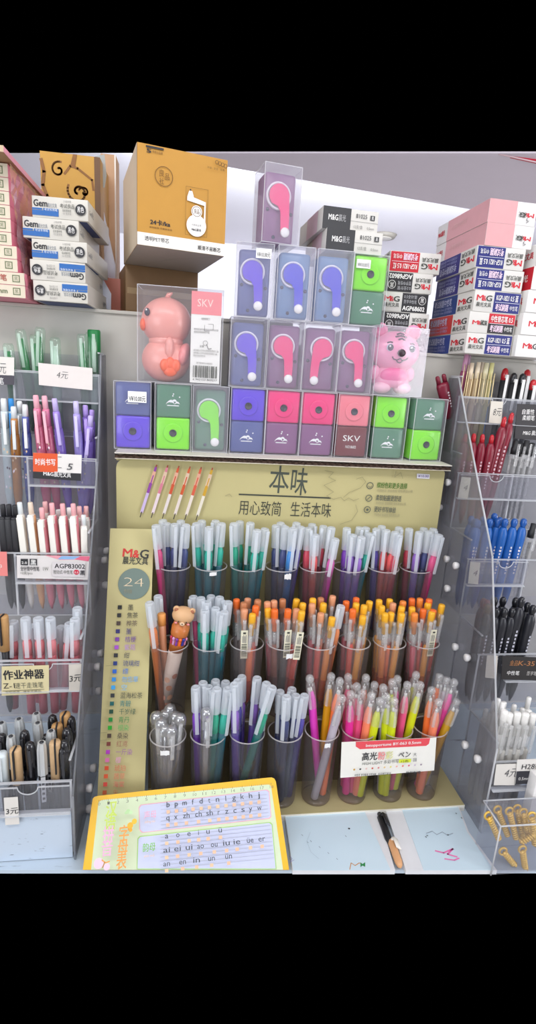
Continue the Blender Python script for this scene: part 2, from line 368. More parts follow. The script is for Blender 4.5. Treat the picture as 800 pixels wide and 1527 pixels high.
tc_=['#3a3a34','#4a4a40','#6a5a50','#4a4480','#7a55a0','#b48ac8','#4a4a50','#3c4a80','#3a70c0','#5aa0dc','#80bce4','#3c4038','#2a7a78','#2c5a48','#3a8a4a','#5ab05a','#4a4038','#9a5a4c','#9a5aa0','#dc9ac0','#cc6a4c','#d0785a','#d07060','#c8805a']
xs0,ys0,xs1,ys1=179,905.5,157,1182.5
for i in range(24):
    f=i/23.3; x=xs0+(xs1-xs0)*f; y=ys0+(ys1-ys0)*(f**1.0)+ (0 if i<1 else 0)
    u,v=P.uv(x,y); q=P.sc(x,y); r=2.9*q; P.rect(u-r,v-r,u+r,v+r,M(cols[i],.6))
    n=len(names[i]); xx=x+ (11.5 if n>1 else 12); P.ptxt(names[i],xx,y+3.6,xx+8.1*n,y+3.6,6.8,M(tc_[i],.6))
for y in (992,1091,1102): P.pline([(159 if y<1000 else 151,y),(169 if y<1000 else 161,y-.8)],.7,DO_)
dpart(P,'swatch_print')
# corrugated sheet lying on the display top
LY0=.893; LZ=-.1495
sx0=atY(171,672,LY0).x; sx1=atY(674,700,LY0).x
t=thing('cardboard_sheet','torn edged corrugated cardboard sheet lying on the display under the sharpeners','cardboard',((sx0+sx1)/2,LY0,LZ)); w=sx1-sx0
th=.0105
mb=MB(); n=60; top=[];rr=random.Random(3)
mb.box(-w/2,.0,th-.0016,w/2,.1,th,M('#ded8cc',.7)); mb.box(-w/2,.002,0,w/2,.1,.0012,M('#d9d0bd',.7)); mb.build('liner_sheet',t)
mb=MB(); vs=[];fs=[];N=150
for i in range(N+1):
    x=-w/2+w*i/N; z0=.0012+.0006*rr.random(); z1=th-.0018-.0022*rr.random(); zz=(z0+z1)/2+(z1-z0)/2*math.sin(i*2.2)
    y=.001+.002*rr.random(); vs+=[(x,y,z0),(x,y+.003,zz),(x,y,z1)]
for i in range(N):
    for k in (0,1): fs.append((3*i+k,3*i+3+k,3*i+4+k,3*i+1+k))
mb.add(vs,fs,M('#46342a',.9,noise=.3,scale=200)); mb.build('fluted_core',t)
SZ=LZ+th      # sharpeners stand here
# ================================================================ cups
CUPX=[-.029,.034,.096,.158,.219,.281,.345,.406]
ROWY=[.878,.808,.738]; ROWZ=[Z1+.0008,Z2+.0008,ZB+.0008]; CUPH=.131
ROWN=['top','middle','bottom']
SMOKE=CL('#e2dede',.09,'#d9d4d2',.07,1.0); RIM=CL('#f4f2f2',.45,'#f4f0f0',.15)
def cupmesh():
    h=CUPH; mb=MB(); mb.lathe([(.004,.0),(.004,.0225),(0,.0235),(.003,.0245),(h*.5,.0262),(h-.004,.0279)],SMOKE,28,closed=False); wall=mb.mesh('cup_wall')
    mb=MB(); mb.tube([(.0279*math.cos(2*PI*k/28),.0279*math.sin(2*PI*k/28),h-.002) for k in range(28)],.0011,RIM,6,closed=True); rim=mb.mesh('rim'); return wall,rim
WALL_,RIM_=cupmesh()
CUPHOLD=[['navy and pink capped pens','teal green capped pens','dark green capped pens leaning right','navy and blue capped pens','crimson and pink capped pens','purple and teal capped pens','navy and red capped pens','magenta and purple capped pens'],
['the bear topped pen','frosted teal capped pens','orange and peach topped pens','a barcoded orange pen in front','a tall peach topped pen','yellow and orange topped pens','mostly yellow topped pens','a barcoded orange pen leaning right'],
['silver dome topped pens','purple and teal pens','purple pens and a leaning teal one','navy and blue capped pens','a pink pen leaning left','pink highlighters behind the white sign','pink and lime highlighters','orange and pink highlighters leaning right']]
for r in range(3):
    for i in range(8):
        t=thing('pen_cup',f'smoky clear pen cup in the {ROWN[r]} row holding {CUPHOLD[r][i]}','cup',(CUPX[i],ROWY[r],ROWZ[r]),rz=.3*i,group='smoky clear pen cups in the display')
        for nm,me in (('cup_wall',WALL_),('rim',RIM_)):
            o=bpy.data.objects.new(nm,me); COL.objects.link(o); o.parent=t
def cup_sticker(r,i,px,py,w,h):
    root=[o for o in COL.objects if o.name.startswith('pen_cup')][r*8+i]
    p=atY(px,py,ROWY[r]-.0275); dx=max(-.02,min(.02,p.x-CUPX[i])); z=p.z-ROWZ[r]; rad=.0236+.0043*z/CUPH+.0004
    a0=math.asin(dx/rad); vs=[];rr=random.Random(px); n=6
    for k in range(n+1):
        a=a0+(k/n-.5)*w/rad
        for zz in (z-h/2*(.7+.5*rr.random()),z+h/2*(.6+.5*rr.random())): vs.append((rad*math.sin(a),-rad*math.cos(a),zz))
    mb=MB(); mb.add(vs,[(2*k,2*k+2,2*k+3,2*k+1) for k in range(n)],PAPER('#eeeeee')); o=mb.build('torn_label',root,'torn white label remnant'); o.rotation_euler=(0,0,-.3*i)
for a in ((0,1,318,856,.012,.007),(0,3,430,860,.013,.011),(1,3,435,979,.018,.009),(2,0,246,1123,.014,.009),(2,4,489,1112,.010,.008)): cup_sticker(*a)
# ================================================================ pencil sharpeners in clear boxes
CASE=CL('#ffffff',.055,'#f4f2ff',.06,.8,.5,30); CASEH=CL('#ffffff',.135,'#f4f2ff',.06,.8,.5,30)
COLS={'purple':('#6242dc','#7784c6'),'green':('#84ea0c','#76ad90'),'pink':('#f2307f','#ad78ac'),'salmon':('#f2808f','#964a4e'),'blue':('#4a4ad8','#8fb4e4')}
WHT=M('#f6f4f2',.4); BLK=M('#222326',.5)
def tinted(c): return CL(c,.9,c,.12,.6,.06,20)
def casebox(mb,w,h,d,m,tk=.0006):
    r=.0015
    for (x0,y0,z0,x1,y1,z1) in ((-w/2,0,0,w/2,tk,h),(-w/2,d-tk,0,w/2,d,h),(-w/2,tk,0,-w/2+tk,d-tk,h),(w/2-tk,tk,0,w/2,d-tk,h),(-w/2+tk,tk,h-tk,w/2-tk,d-tk,h),(-w/2+tk,tk,0,w/2-tk,d-tk,tk)):
        mb.box(x0,y0,z0,x1,y1,z1,m)
    return mb
EDGE=CL('#f6f6ff',.55,'#ffffff',.1,1)
def case(t,w,h,d,hz=True):
    casebox(MB(),w,h,d,CASEH if hz else CASE).build('clear_case',t)
    mb=MB(); e=.0009
    for sx in (-1,1):
        mb.box(sx*w/2-e/2*1,-.0003,0,sx*w/2+e/2,.0004,h,EDGE); mb.box(sx*w/2-e/2,0,h-e,sx*w/2+e/2,d,h,EDGE); mb.box(sx*w/2-e/2,0,0,sx*w/2+e/2,d,e,EDGE)
    mb.box(-w/2,-.0003,h-e,w/2,.0004,h+.0002,EDGE); mb.box(-w/2,-.0003,0,w/2,.0004,e,EDGE); mb.build('case_seam',t)
SW,SH,SD=.0605,.1125,.062
def swirl(P,cx,cz,s,m,fl=1):
    """flame shaped printed mark: three crescent tongues and dots"""
    for k,(dx,dz,a) in enumerate(((-.25,0,1.0),(.05,.12,.8),(.32,.02,.6))):
        pts=[];n=8
        for i in range(n+1):
            q=PI*i/n; pts.append((cx+fl*s*(dx+.34*a*math.cos(q)-.08*math.sin(q)),cz+s*(dz+.55*a*math.sin(q)*(.6+.4*math.cos(q)))*1.0))
        for i in range(n,-1,-1):
            q=PI*i/n; pts.append((cx+fl*s*(dx+.34*a*math.cos(q)),cz+s*(dz+.22*a*math.sin(q)-.04)))
        P.poly(pts,m)
    P.rect(cx-.5*s,cz-.12*s,cx+.45*s,cz-.05*s,m)
    for dx,dz in ((.0,.85),(.5,.62),(-.05,.7)): P.disc(cx+fl*dx*s,cz+dz*s,.06*s,m,8)
def sharpener(label,x,z,kind,col,Y=.93,inv=False,group=None,arm=1,skv=False,rz=0,sticker=None):
    c,tn=COLS[col]; main=M(c,.3,noise=.03,coat=.3)
    t=thing('pencil_sharpener',label,'pencil sharpener',(x,Y,z),rz,group)
    w,h,d=SW,SH,SD; case(t,w,h,d,kind=='crank'); m=.0022; bw=w/2-m; y0=.0035
    hz=h*.5
    def zz(a): return h-a if inv else a
    if kind=='hole':
        a,b=sorted((zz(m),zz(hz-.0005))); mb=MB(); mb.box(-bw,y0,a,bw,d-m,b,main,.003)
        cz=zz(h*.27)
        ring=[]; 
        mb.lathe([(0,.0155),(.0006,.0165),(.0014,.0165),(.0014,.0145)],main,28); mb.v[-4*28:]=[(v[0],y0-v[2],cz+v[1]) for v in mb.v[-4*28:]]
        mb.build('front_cover',t)
        hb=MB(); hb.lathe([(0,.0062),(.001,.0062),(.0018,.0056),(.0006,.0050),(.0006,0)],M('#2a2a36',.4),24); hb.v=[(v[0],y0-.0012-v[2],cz+v[1]) for v in hb.v]; hb.build('pencil_hole',t,'dark pencil hole')
        a,b=sorted((zz(hz+.0005),zz(h-m))); MB().box(-bw,y0+.001,a,bw,d-m,b,tinted(tn),.003).build('shavings_drawer',t)
        P=Print((-bw,y0+.0008,a),(1,0,0),(0,0,1),2*bw,b-a); 
        if skv:
            P.nt('SKV',.22,.52,.78,.2,WHT); P.nt('NO.8602',.33,.28,.67,.10,WHT)
        else: swirl(P,bw,(b-a)*.40,.0205,M('#f4f6fa',.5),1 if not inv else 1)
        P.build('drawer_print',t)
    else:
        y0=.0095; bw-=.0022; mb=MB(); mb.box(-bw,y0+.004,m,bw,d-m,h-.0075,tinted(tn),.005); mb.build('housing',t)
        mb=MB(); dk=M('#2f3350',.5)
        for hx,hz_ in ((-bw+.006,h*.45),(bw-.006,h*.42),(-bw*.3,h*.10)): mb.lathe([(0,.0028),(.0006,.0028)],dk,12,(hx,hz_,0)); 
        mb.v=[(v[0],y0+.0036-v[2],v[1]) for v in mb.v]; mb.build('screw_hole',t) if 0 else None
        for hx,hz_ in ((-bw+.006,h*.45),(bw-.006,h*.42),(-bw*.3,h*.10)):
            q=MB(); q.lathe([(0,.0028),(.0006,.0028)],dk,12); q.v=[(hx+v[0],y0+.0037-v[2],hz_+v[1]) for v in q.v]; q.build('screw_hole',t)
        cz=h*.63; cx=-.003*arm
        mb=MB(); mb.lathe([(0,.0205),(.003,.0205),(.0042,.0192),(.0042,.0175),(.001,.0170)],M('#e8e6f2',.35),32); mb.v=[(cx+v[0],y0+.0035-v[2],cz+v[1]) for v in mb.v]; mb.build('collar_ring',t)
        # crank: disc and curved arm
        pts=[];n=20; kx,kz=cx+arm*.0115,h*.16
        for i in range(n+1):
            q=-PI*.05+PI*1.30*i/n; pts.append((cx+arm*.0165*math.cos(q),cz+.0165*math.sin(q)))
        pts+= [(cx-arm*.002,cz-.0150),(cx+arm*.003,cz-.022),(kx-arm*.0072,kz+.014),(kx-arm*.0066,kz)]
        pts+= [(kx+arm*.0066*math.cos(q),kz+.0066*math.sin(q)) for q in (PI*1.25,PI*1.5,PI*1.75)]
        pts+= [(kx+arm*.0066,kz),(kx+arm*.0068,kz+.02),(cx+arm*.0170,cz-.010)]
        mb=MB(); mb.prism(pts,y0-.0032,y0-.001,main,'y'); mb.build('crank_arm',t)
        mb=MB(); mb.lathe([(0,.0066),(.0045,.0074),(.0056,.0066),(.006,0)],M('#f0eeee',.3),18); mb.v=[(kx+v[0],y0-.0034+.0032-v[2]*1.0-.0022,kz+v[1]) for v in mb.v]; mb.build('crank_knob',t,'white crank knob')
    if sticker:
        P=Print((-w/2,-.0004,0),(1,0,0),(0,0,1),w,h); x0,z0,x1,z1=sticker; P.nrect(x0,z0,x1,z1,PAPER('#f6f4f4')); P.nt('V¥10.00元',x0+.03,z0+.022,x1-.03,(z1-z0)*.42,INKM,.01); P.build('price_sticker',t,'white price sticker')
    return t
g='boxed pencil sharpeners stacked on the display'
RZ=[SZ+.0003+i*(SH+.0009) for i in range(5)]
T=' on the cardboard, '
sharpener('purple sharpener with price sticker, leftmost on the cardboard sheet',-.103,RZ[0],'hole','purple',sticker=(.38,.70,.88,.86),group=g)
sharpener('lime green front sharpener second from left on the cardboard sheet',-.036,RZ[0],'hole','green',group=g)
sharpener('sharpener showing a lime green crank, third from left on the cardboard sheet',.027,RZ[0],'crank','green',group=g)
sharpener('inverted purple sharpener beside the lime green crank, bottom layer',.091,RZ[0],'hole','purple',inv=True,group=g)
sharpener('inverted hot pink sharpener right of the purple one, bottom layer',.1525,RZ[0],'hole','pink',inv=True,group=g)
sharpener('inverted hot pink sharpener left of the salmon one, bottom layer',.2145,RZ[0],'hole','pink',inv=True,group=g)
sharpener('inverted salmon sharpener with white lettering, bottom layer',.279,RZ[0],'hole','salmon',inv=True,skv=True,group=g)
sharpener('inverted lime green sharpener directly under the pink tiger box',.347,RZ[0],'hole','green',inv=True,group=g)
sharpener('lime green sharpener at the far right end of the cardboard sheet',.4185,RZ[0],'hole','green',rz=math.radians(4),Y=.926,group=g)
sharpener('purple crank sharpener right of the duck box, second layer',.086,RZ[1],'crank','purple',group=g)
sharpener('pink crank sharpener right of the purple one, second layer',.1485,RZ[1],'crank','pink',group=g)
sharpener('pink crank sharpener with its knob at lower left, second layer',.2105,RZ[1],'crank','pink',arm=-1,group=g)
sharpener('pink crank sharpener left of the tiger box, second layer',.2725,RZ[1],'crank','pink',group=g)
sharpener('purple crank sharpener with price sticker, leftmost of the third layer',.0900,RZ[2],'crank','purple',sticker=(.52,.80,.93,.93),rz=math.radians(-4),Y=.9335,group=g)
sharpener('blue violet crank sharpener in the middle of the third layer',.1575,RZ[2],'crank','blue',group=g)
sharpener('blue violet crank sharpener beside the green one, third layer',.2225,RZ[2],'crank','blue',group=g)
sharpener('inverted lime green sharpener under the black topped pen boxes',.2860,RZ[2],'hole','green',inv=True,Y=.938,group=g,sticker=(.06,.80,.46,.92))
sharpener('hot pink crank sharpener alone on top of the stack',.128,RZ[3],'crank','pink',rz=math.radians(9),Y=.93,group=g)
# ---------------------------------------------------------------- boxed duck
def frontlathe(mb,prof,m,seg,cx,cy,cz):
    n0=len(mb.v); mb.lathe(prof,m,seg); mb.v[n0:]=[(cx+v[0],cy-v[2],cz+v[1]) for v in mb.v[n0:]]
w,h,d=.137,.150,.064
t=thing('duck_sharpener','pink duck shaped sharpener in a big clear box beneath the yellow carton','pencil sharpener',(-.0265,.93,RZ[1]),math.radians(-2))
case(t,w,h,d,False)
pk=M('#f0a298',.35,noise=.02,coat=.3); pk2=M('#e88f90',.35,coat=.3); orr=M('#ff6a3c',.35)
mb=MB(); mb.ell((-.0255,.033,.037),(.0405,.0285,.037),pk,30,18); mb.ell((-.0255,.033,.098),(.0415,.029,.039),pk,30,18); mb.lathe([(.056,.026),(.066,.029),(.076,.028)],pk,24,(-.0255,.033,0),sy=.75); mb.build('body',t)
mb=MB(); mb.tube([(-.024,.034,.136),(-.022,.033,.141),(-.016,.032,.144)],.004,pk,8,[.005,.004,.0015]); mb.build('tuft',t)
mb=MB(); mb.ell((-.0625,.022,.091),(.0052,.011,.010),orr,16,10); mb.build('beak',t,'orange beak')
mb=MB()
for a,r in ((0,.0075),(.0092,.0075),(-.0092,.0075)): mb.ell((-.016+a,.0055,.029-abs(a)*.1+ (0 if a else .002)),(.0078,.005,.0105),orr,14,8)
mb.ell((-.016,.0065,.020),(.012,.005,.010),orr,14,8); mb.build('foot',t,'orange webbed foot')
mb=MB(); mb.ell((-.018,.009,.056),(.008,.008,.018),pk,14,10); mb.build('leg',t)
mb=MB(); mb.ell((.004,.026,.045),(.011,.020,.022),pk2,14,10,Matrix.Rotation(.3,3,'Y')); mb.build('wing',t)
for ex,ey,nm in ((-.0545,.0105,'eye'),):
    mb=MB(); mb.ell((ex,ey,.110),(.0045,.003,.0062),M('#2a3040',.25),14,10,); mb.ell((ex-.001,ey-.0022,.113),(.0014,.001,.0018),WHT,8,6); mb.build(nm,t)
mb=MB(); x0,x1=.017,w/2-.003
mb.box(x0,.0012,.003,x1,.0022,h-.004,PAPER('#f1efeb')); mb.build('insert_card',t)
P=Print((x0,.0012,.003),(1,0,0),(0,0,1),x1-x0,h-.007)
P.nrect(0,.755,1,1,M('#f08c92',.5)); P.nt('SKV',.2,.84,.72,.085,M('#f7d9d2',.5))
G9=M('#8a8886',.6); P.nt('动物卷笔刀',.34,.70,.62,.022,G9)
P.line([(.022,.092),(.022,.083),(.03,.083)],.0006,G9); P.line([(.028,.094),(.036,.094),(.036,.085)],.0006,G9)
for k in range(2): P.nt('使用前请仔细阅读说明书内容',.1,.585-.03*k,(.92,.62)[k],.018,G9)
P.ring(.024,.064,.004,.0006,G9); P.line([(.026,.062),(.029,.055),(.034,.056)],.0012,G9); P.nt('注意',.3,.40,.45,.02,INKM)
for k in range(3): P.nt('请勿放入口中以免发生危险儿童',.1,.355-.03*k,(.95,.9,.5)[k],.018,G9)
P.nt('货号SKV-8602',.2,.215,.75,.018,G9); P.barcode(.1*P.w,.06*P.h,.93*P.w,.195*P.h,INKM,22,4); P.nt('6 942153 860217',.1,.028,.93,.022,INKM)
P.build('card_print',t)
# ---------------------------------------------------------------- boxed tiger
w,h,d=.095,.1155,.062
t=thing('tiger_sharpener','pink tiger shaped sharpener with smiling face in a tilted clear box','pencil sharpener',(.3515,.925,RZ[1]),math.radians(9))
case(t,w,h,d)
pk=M('#f79abf',.3,noise=.02,coat=.4); hp=M('#f0509a',.3,coat=.3); lp=M('#fcc4d8',.35)
mb=MB(); mb.ell((-.004,.032,.068),(.037,.027,.032),pk,32,20); mb.lathe([(.012,.024),(.02,.029),(.035,.026),(.042,.022)],pk,24,(-.006,.034,0),sy=.8); mb.build('body',t)
for sx in (-1,1):
    mb=MB(); mb.ell((-.004+sx*.026,.036,.099),(.0125,.006,.0125),pk,18,12); mb.ell((-.004+sx*.026,.031,.098),(.008,.003,.008),M('#e86a9c',.4),14,8); mb.build('ear',t)
    mb=MB(); mb.ell((-.006+sx*.027,.030,.034),(.008,.010,.012),pk,14,10); mb.build('arm',t)
    mb=MB(); mb.ell((-.006+sx*.016,.024,.0115),(.014,.014,.0095),lp,16,10); mb.build('foot',t)
mb=MB(); mb.ell((-.006,.021,.030),(.022,.011,.014),hp,22,12); mb.build('bib',t,'hot pink bib')
dk=M('#3a2a34',.35)
def onhead(x,z,dz=0):  # y of the head front at (x,z)
    q=1-((x+.004)/.037)**2-((z-.068)/.032)**2; return .032-.027*math.sqrt(max(q,.02))-dz
def facestroke(name,pts,r,m=dk):
    mb=MB(); mb.tube([(x,onhead(x,z,.0006),z) for x,z in pts],r,m,6); mb.build(name,t)
for sx in (-1,1):
    ex=-.004+sx*.0165; ez=.073
    mb=MB(); mb.ell((ex,onhead(ex,ez)+.0006,ez),(.0056,.0024,.0060),M('#c8d2e4',.25),16,10); mb.ell((ex,onhead(ex,ez)-.0012,ez),(.0046,.0018,.0050),M('#1d2433',.15),14,8); mb.ell((ex-.0014,onhead(ex,ez)-.0027,ez+.0018),(.0015,.0008,.0017),WHT,8,6); mb.build('eye',t)
    facestroke('brow',[(ex+sx*.0045,.0800),(ex,.0815),(ex-sx*.003,.0805)],.0011)
mb=MB(); mb.ell((-.004,onhead(-.004,.0655)-.001,.0655),(.0064,.0034,.0060),dk,16,10); mb.build('nose',t)
facestroke('mouth',[(-.0165,.0595),(-.014,.0560),(-.009,.0545),(-.0045,.0572),(0,.0545),(.005,.0560),(.0075,.0595)],.0011)
facestroke('mouth',[(-.0095,.0545),(-.007,.0515),(-.003,.0510),(.0005,.0540)],.0010)
for k,(a,b) in enumerate((((-.010,.0945),(.001,.0945)),((-.013,.0905),(.004,.0905)),((-.009,.0865),(.001,.0865)))):
    facestroke('forehead_stripe',[(a[0],a[1]-.001),((a[0]+b[0])/2,a[1]+.0012),(b[0],b[1]-.001)],.0014)
for ch in t.children:
    if ch.name.split('.')[0] not in ('clear_case','case_seam'): ch.scale=(1.20,1.0,1.10); ch.rotation_euler=(0,0,math.radians(-6)); ch.location=(.004,-.003,.0006)
# ================================================================ cartons of pens
def carton(label,x,z,Y,w,h,d,rz=0,body='#dedbd6',group=None,name='pen_box',bev=.0006,cat='box'):
    t=thing(name,label,cat,(x,Y,z),math.radians(rz),group)
    m=M(body,.45,noise=.03,scale=20); MB().box(-w/2,0,0,w/2,d,h,m,bev).build('carton',t); return t,front(w,h),(w,h,d)
RED=M('#d81f34',.5); 
def mg(P,x0,z,x1,h,cn=True,dark=INKM,bold=.010,h2=None):
    dx=x1-x0
    P.nt('M',x0,z,x0+dx*.42,h,RED,bold); P.nt('&',x0+dx*.40,z,x0+dx*.62,h*.9,RED,bold*.6); P.nt('G',x0+dx*.62,z,x1,h,dark,bold)
    if cn: P.nt('晨光文具',x0,z-h*.95,x1,h*.6,dark,.008)
BLU=M('#2565ae',.5); GD=M('#2b2b2f',.5)
# --- white and blue boxes on the left shelf
def gem(label,x,z,inv,rz,h=.0285):
    w,d=.0815,.165
    t,P,_=carton(label,x,z,.93,w,h,d,rz,'#d3cfc6',None)
    P.flip=inv
    P.nt('Gem',.03,.52,.27,.32,GD,.022); P.nt('晨光文具',.275,.52,.44,.16,M('#7b8490',.5)); 
    P.nrect(.0,.10,.47,.34,BLU); P.nrect(.20,.34,.47,.45,BLU); P.nrect(0,.36,.18,.44,BLU)
    P.nt('考试专用笔',.22,.34,.45,.09,M('#dfe8f2',.5))
    P.nt('2.0全针管',.56,.80,.70,.08,G9); P.nt('考试良品',.50,.53,.76,.17,INKM); P.nt('全针管中性',.54,.36,.70,.09,INKM); P.nt('0.5 签字笔',.55,.22,.70,.09,G9)
    P.disc(.87*w,.50*h,.0078,GD,28); P.nt('黑色',.81,.40,.93,.22,WHT)
    P.flip=False; P.build('front_print',t)
    Q=rightside(w,d,h); Q.flip=inv; Q.nt('Gem晨光',.05,.40,.22,.22,M('#6a6e78',.5)); Q.build('side_print',t)
    Q=Print((-w/2,d,0),(1,0,0),(0,-1,0),w,d); Q.nrect(.04,.35,.96,.97,M('#1d3a78',.5)); Q.build('underside_print',t)
    return t
zz=SHL+.0002
for lb,x,inv,rz in (('white and blue pen box lowest of its stack, printed upside down',-.2115,True,-1),('white and blue pen box fourth down its stack, printed upside down',-.2145,True,0),('white and blue pen box in the middle of its stack',-.211,False,-2),('white and blue pen box second from top, shoved to the left',-.2225,False,-1),('white and blue pen box topmost of its stack beneath the gold carton',-.208,False,-2)):
    gem(lb,x,zz,inv,rz,.0292); zz+=.0294
# --- 81025 boxes
DK=M('#3a3a3d',.5); LG=M('#d7d5cf',.5)
for lb,x,z,rz,Y in (('black and grey pen box 81025 resting on the sharpeners, lower one',.2545,RZ[3]+.0002,2,.945),('black and grey pen box 81025 on top of its twin',.2480,RZ[3]+.0347,4,.957)):
    w,h,d=.0965,.0340,.15; t,P,_=carton(lb,x,z,Y,w,h,d,rz,'#d9d6d0')
    P.nrect(0,0,.5,1,DK); P.nt('M&G',.10,.42,.27,.26,WHT,.010); P.nt('晨光',.28,.42,.41,.24,M('#b9b9bb',.5))
    P.nrect(.5,.46,1,.475,G9); P.nt('81025',.59,.62,.79,.20,GD); P.rect(.85*w,.58*h,.93*w,.80*h,GD); P.nt('黑',.87,.62,.91,.13,WHT)
    P.nt('12支/盒',.56,.16,.72,.13,G9); P.nt('0.5mm',.80,.16,.93,.12,G9); P.build('front_print',t)
    Q=leftside(w,d,h); Q.nrect(.35,0,.8,1,M('#d9b9c4',.5)); Q.build('side_print',t)
# --- stack in the middle
CHAR=M('#2e2c30',.5); NAVY=M('#232a7c',.5); REDB=M('#cf2233',.5); PLUM=M('#35307e',.5)
def kgp(label,x,z,Y,inv,base,side,rz=0,w=.087,h=.0335,d=.16,code='KGP-1821 0.5 蓝',two=None,logo=True):
    t,P,_=carton(label,x,z,Y,w,h,d,rz); P.flip=inv
    P.nrect(.42,.03,.985,.97,base)
    if two: P.nrect(.42,.03,.985,.5,two)
    mg(P,.05,.52,.37,.28) if logo else mg(P,.08,.40,.38,.20,False)
    if not logo: P.nt('晨光',.24,.40,.40,.2,INKM)
    P.nt(code,.46,.60,.93,.24,WHT,.012); P.nrect(.44,.49,.96,.51,M('#e6e6f0',.5)); P.nt('考试刷题',.46,.13,.74,.26,M('#f3d9ec',.5),.02); P.nt('中性笔',.77,.17,.94,.18,WHT); P.build('front_print',t)
    Q=leftside(w,d,h); Q.flip=inv
    a,b=(.30,1) ; Q.nrect(*( (0,.02,.70,.98) if not inv else (.30,.02,1,.98)),side) if 0 else None
    Q.flip=False; Q.nrect(.0,.02,.62,.98,side); Q.flip=inv
    (mg(Q,.66,.42,.96,.3) if not inv else mg(Q,.04,.42,.34,.3))
    o=0 if not inv else .38
    Q.nt('考试刷题中性笔',.06+o,.52,.50+o,.3,M('#c9cbe8',.5),.01)
    for k in range(2): Q.nt('书写顺滑 0.5mm 全针管笔头',.06+o,.30-.17*k,.54+o,.11,M('#a9acd8',.5))
    Q.build('side_print',t); return t
def agp(label,x,z,Y,inv,rz=0,w=.087,h=.0335):
    t,P,_=carton(label,x,z,Y,w,h,.16,rz); P.flip=inv
    P.nrect(.43,.02,.99,.98,CHAR); mg(P,.05,.52,.37,.28); P.nt('AGP68602',.45,.10,.93,.24,WHT,.02); P.disc(.86*w,.64*h,.0072,WHT,24); P.disc(.86*w,.64*h,.0064,CHAR,24); P.nt('黑',.82,.55,.90,.20,WHT)
    P.nt('0.5全针管',.46,.72,.74,.15,M('#b9b9bd',.5)); P.nt('签字中性笔',.46,.47,.74,.15,M('#b9b9bd',.5)); P.build('front_print',t)
    Q=leftside(w,.16,h); Q.nrect(0,.02,.62,.98,CHAR); Q.build('side_print',t)
z=SHR+.0005; HH=.0337
X=[.377,.373,.376,.381,.386]
agp('black and white pen box AGP68602 lowest, partly behind the tiger box',.382,z,1.0,False,-1); z+=HH
agp('black and white pen box AGP68602 printed upside down just above the tiger box',.3795,z,1.0,True,-2); z+=HH
agp('black and white pen box AGP68602 printed upright in the middle stack',.374,z,1.0,False,-1); z+=HH
agp('black and white pen box AGP68602 upside down under the red box',.377,z,1.0,True,-4); z+=HH
kgp('red and white pen box printed upside down on the black boxes',.384,z,1.0,True,REDB,M('#e9e4e2',.5),-4,w=.093,h=.0345,code='KGP-1821 0.5 红')
# --- right stack
z=SHR+.0005; HH=.0349
for lb,x,inv,kw in (('blue and white pen box lowest of the right stack',.510,False,dict(base=NAVY,side=M('#2a3f8c',.5))),
    ('red and black pen box second from bottom of right stack',.5095,False,dict(base=REDB,side=M('#c93a36',.5),two=CHAR,code='中性替芯笔 0.5',logo=False)),
    ('blue and white pen box printed upright above the red one, right stack',.5135,False,dict(base=NAVY,side=M('#27407f',.5))),
    ('blue and white pen box printed upside down, lower of two, right stack',.5105,True,dict(base=NAVY,side=PLUM)),
    ('blue and white pen box printed upside down beneath the pink boxes',.507,True,dict(base=NAVY,side=PLUM))):
    kgp(lb,x,z,.93,inv,h=.0346,rz=(-1 if inv else 1),**kw); z+=HH
for lb,x in (('pale pink and white pen box lower of the pink pair',.517),('pale pink and white pen box topmost at the upper right',.516)):
    w,h,d=.086,.0352,.19; t,P,_=carton(lb,x,z,.93,w,h,d,1,'#f0eceb'); P.flip=True
    P.nrect(.42,0,1,1,M('#e2a7ab',.5)); mg(P,.05,.45,.34,.2,False); P.nt('晨光',.22,.45,.38,.2,INKM); P.flip=False; P.line([(.80*w,.3*h),(.83*w,.2*h),(.86*w,.22*h)],.0007,GD); P.line([(.80*w,.12*h),(.85*w,.18*h)],.0006,GD); P.line([(.82*w,.36*h),(.80*w,.2*h)],.0006,GD); P.build('front_print',t)
    Q=leftside(w,d,h); Q.nrect(.23,0,1,1,M('#e3a9b0',.5)); Q.nt('M&G晨光',.03,.4,.17,.22,RED,.02); Q.nt('小清新中性笔',.30,.45,.62,.2,M('#eabfc0',.5)); Q.build('side_print',t); z+=.0354
# --- boxes at the right edge
z=SHR+.0005
for lb,x,base,txt,two in (('white pen box lowest at the right edge',.603,None,None,None),('white pen box second from bottom at the right edge',.607,None,None,None),('white and black pen box third up at the right edge',.609,CHAR,'黑 0.5',None),('red and white pen box fourth up at the right edge',.612,REDB,'中性笔 红',None),('white pen box topmost at the right edge',.6155,M('#ecdfe0',.5),'中性笔',None)):
    w,h,d=.09,.0365,.16; t,P,_=carton(lb,x,z,.925,w,h,d,2,'#efedea')
    P.nt('M',.14,.40,.28,.26,RED,.010); P.nt('&',.27,.40,.35,.22,RED,.02); P.nt('G',.35,.40,.45,.26,GD,.012); P.nt('晨光',.46,.40,.66,.25,G3)
    if base: P.nrect(.38,.03,1,.97,base); P.nt(txt,.45,.4,.9,.25,WHT,.01)
    P.build('front_print',t)
    Q=leftside(w,d,h); 
    if base is REDB: Q.nrect(0,.0,1,1,REDB); Q.nt('M&G晨光',.5,.4,.92,.25,WHT,.02)
    else: Q.nt('M&G晨光文具',.5,.4,.92,.25,RED,.02)
    Q.build('side_print',t); z+=.0372
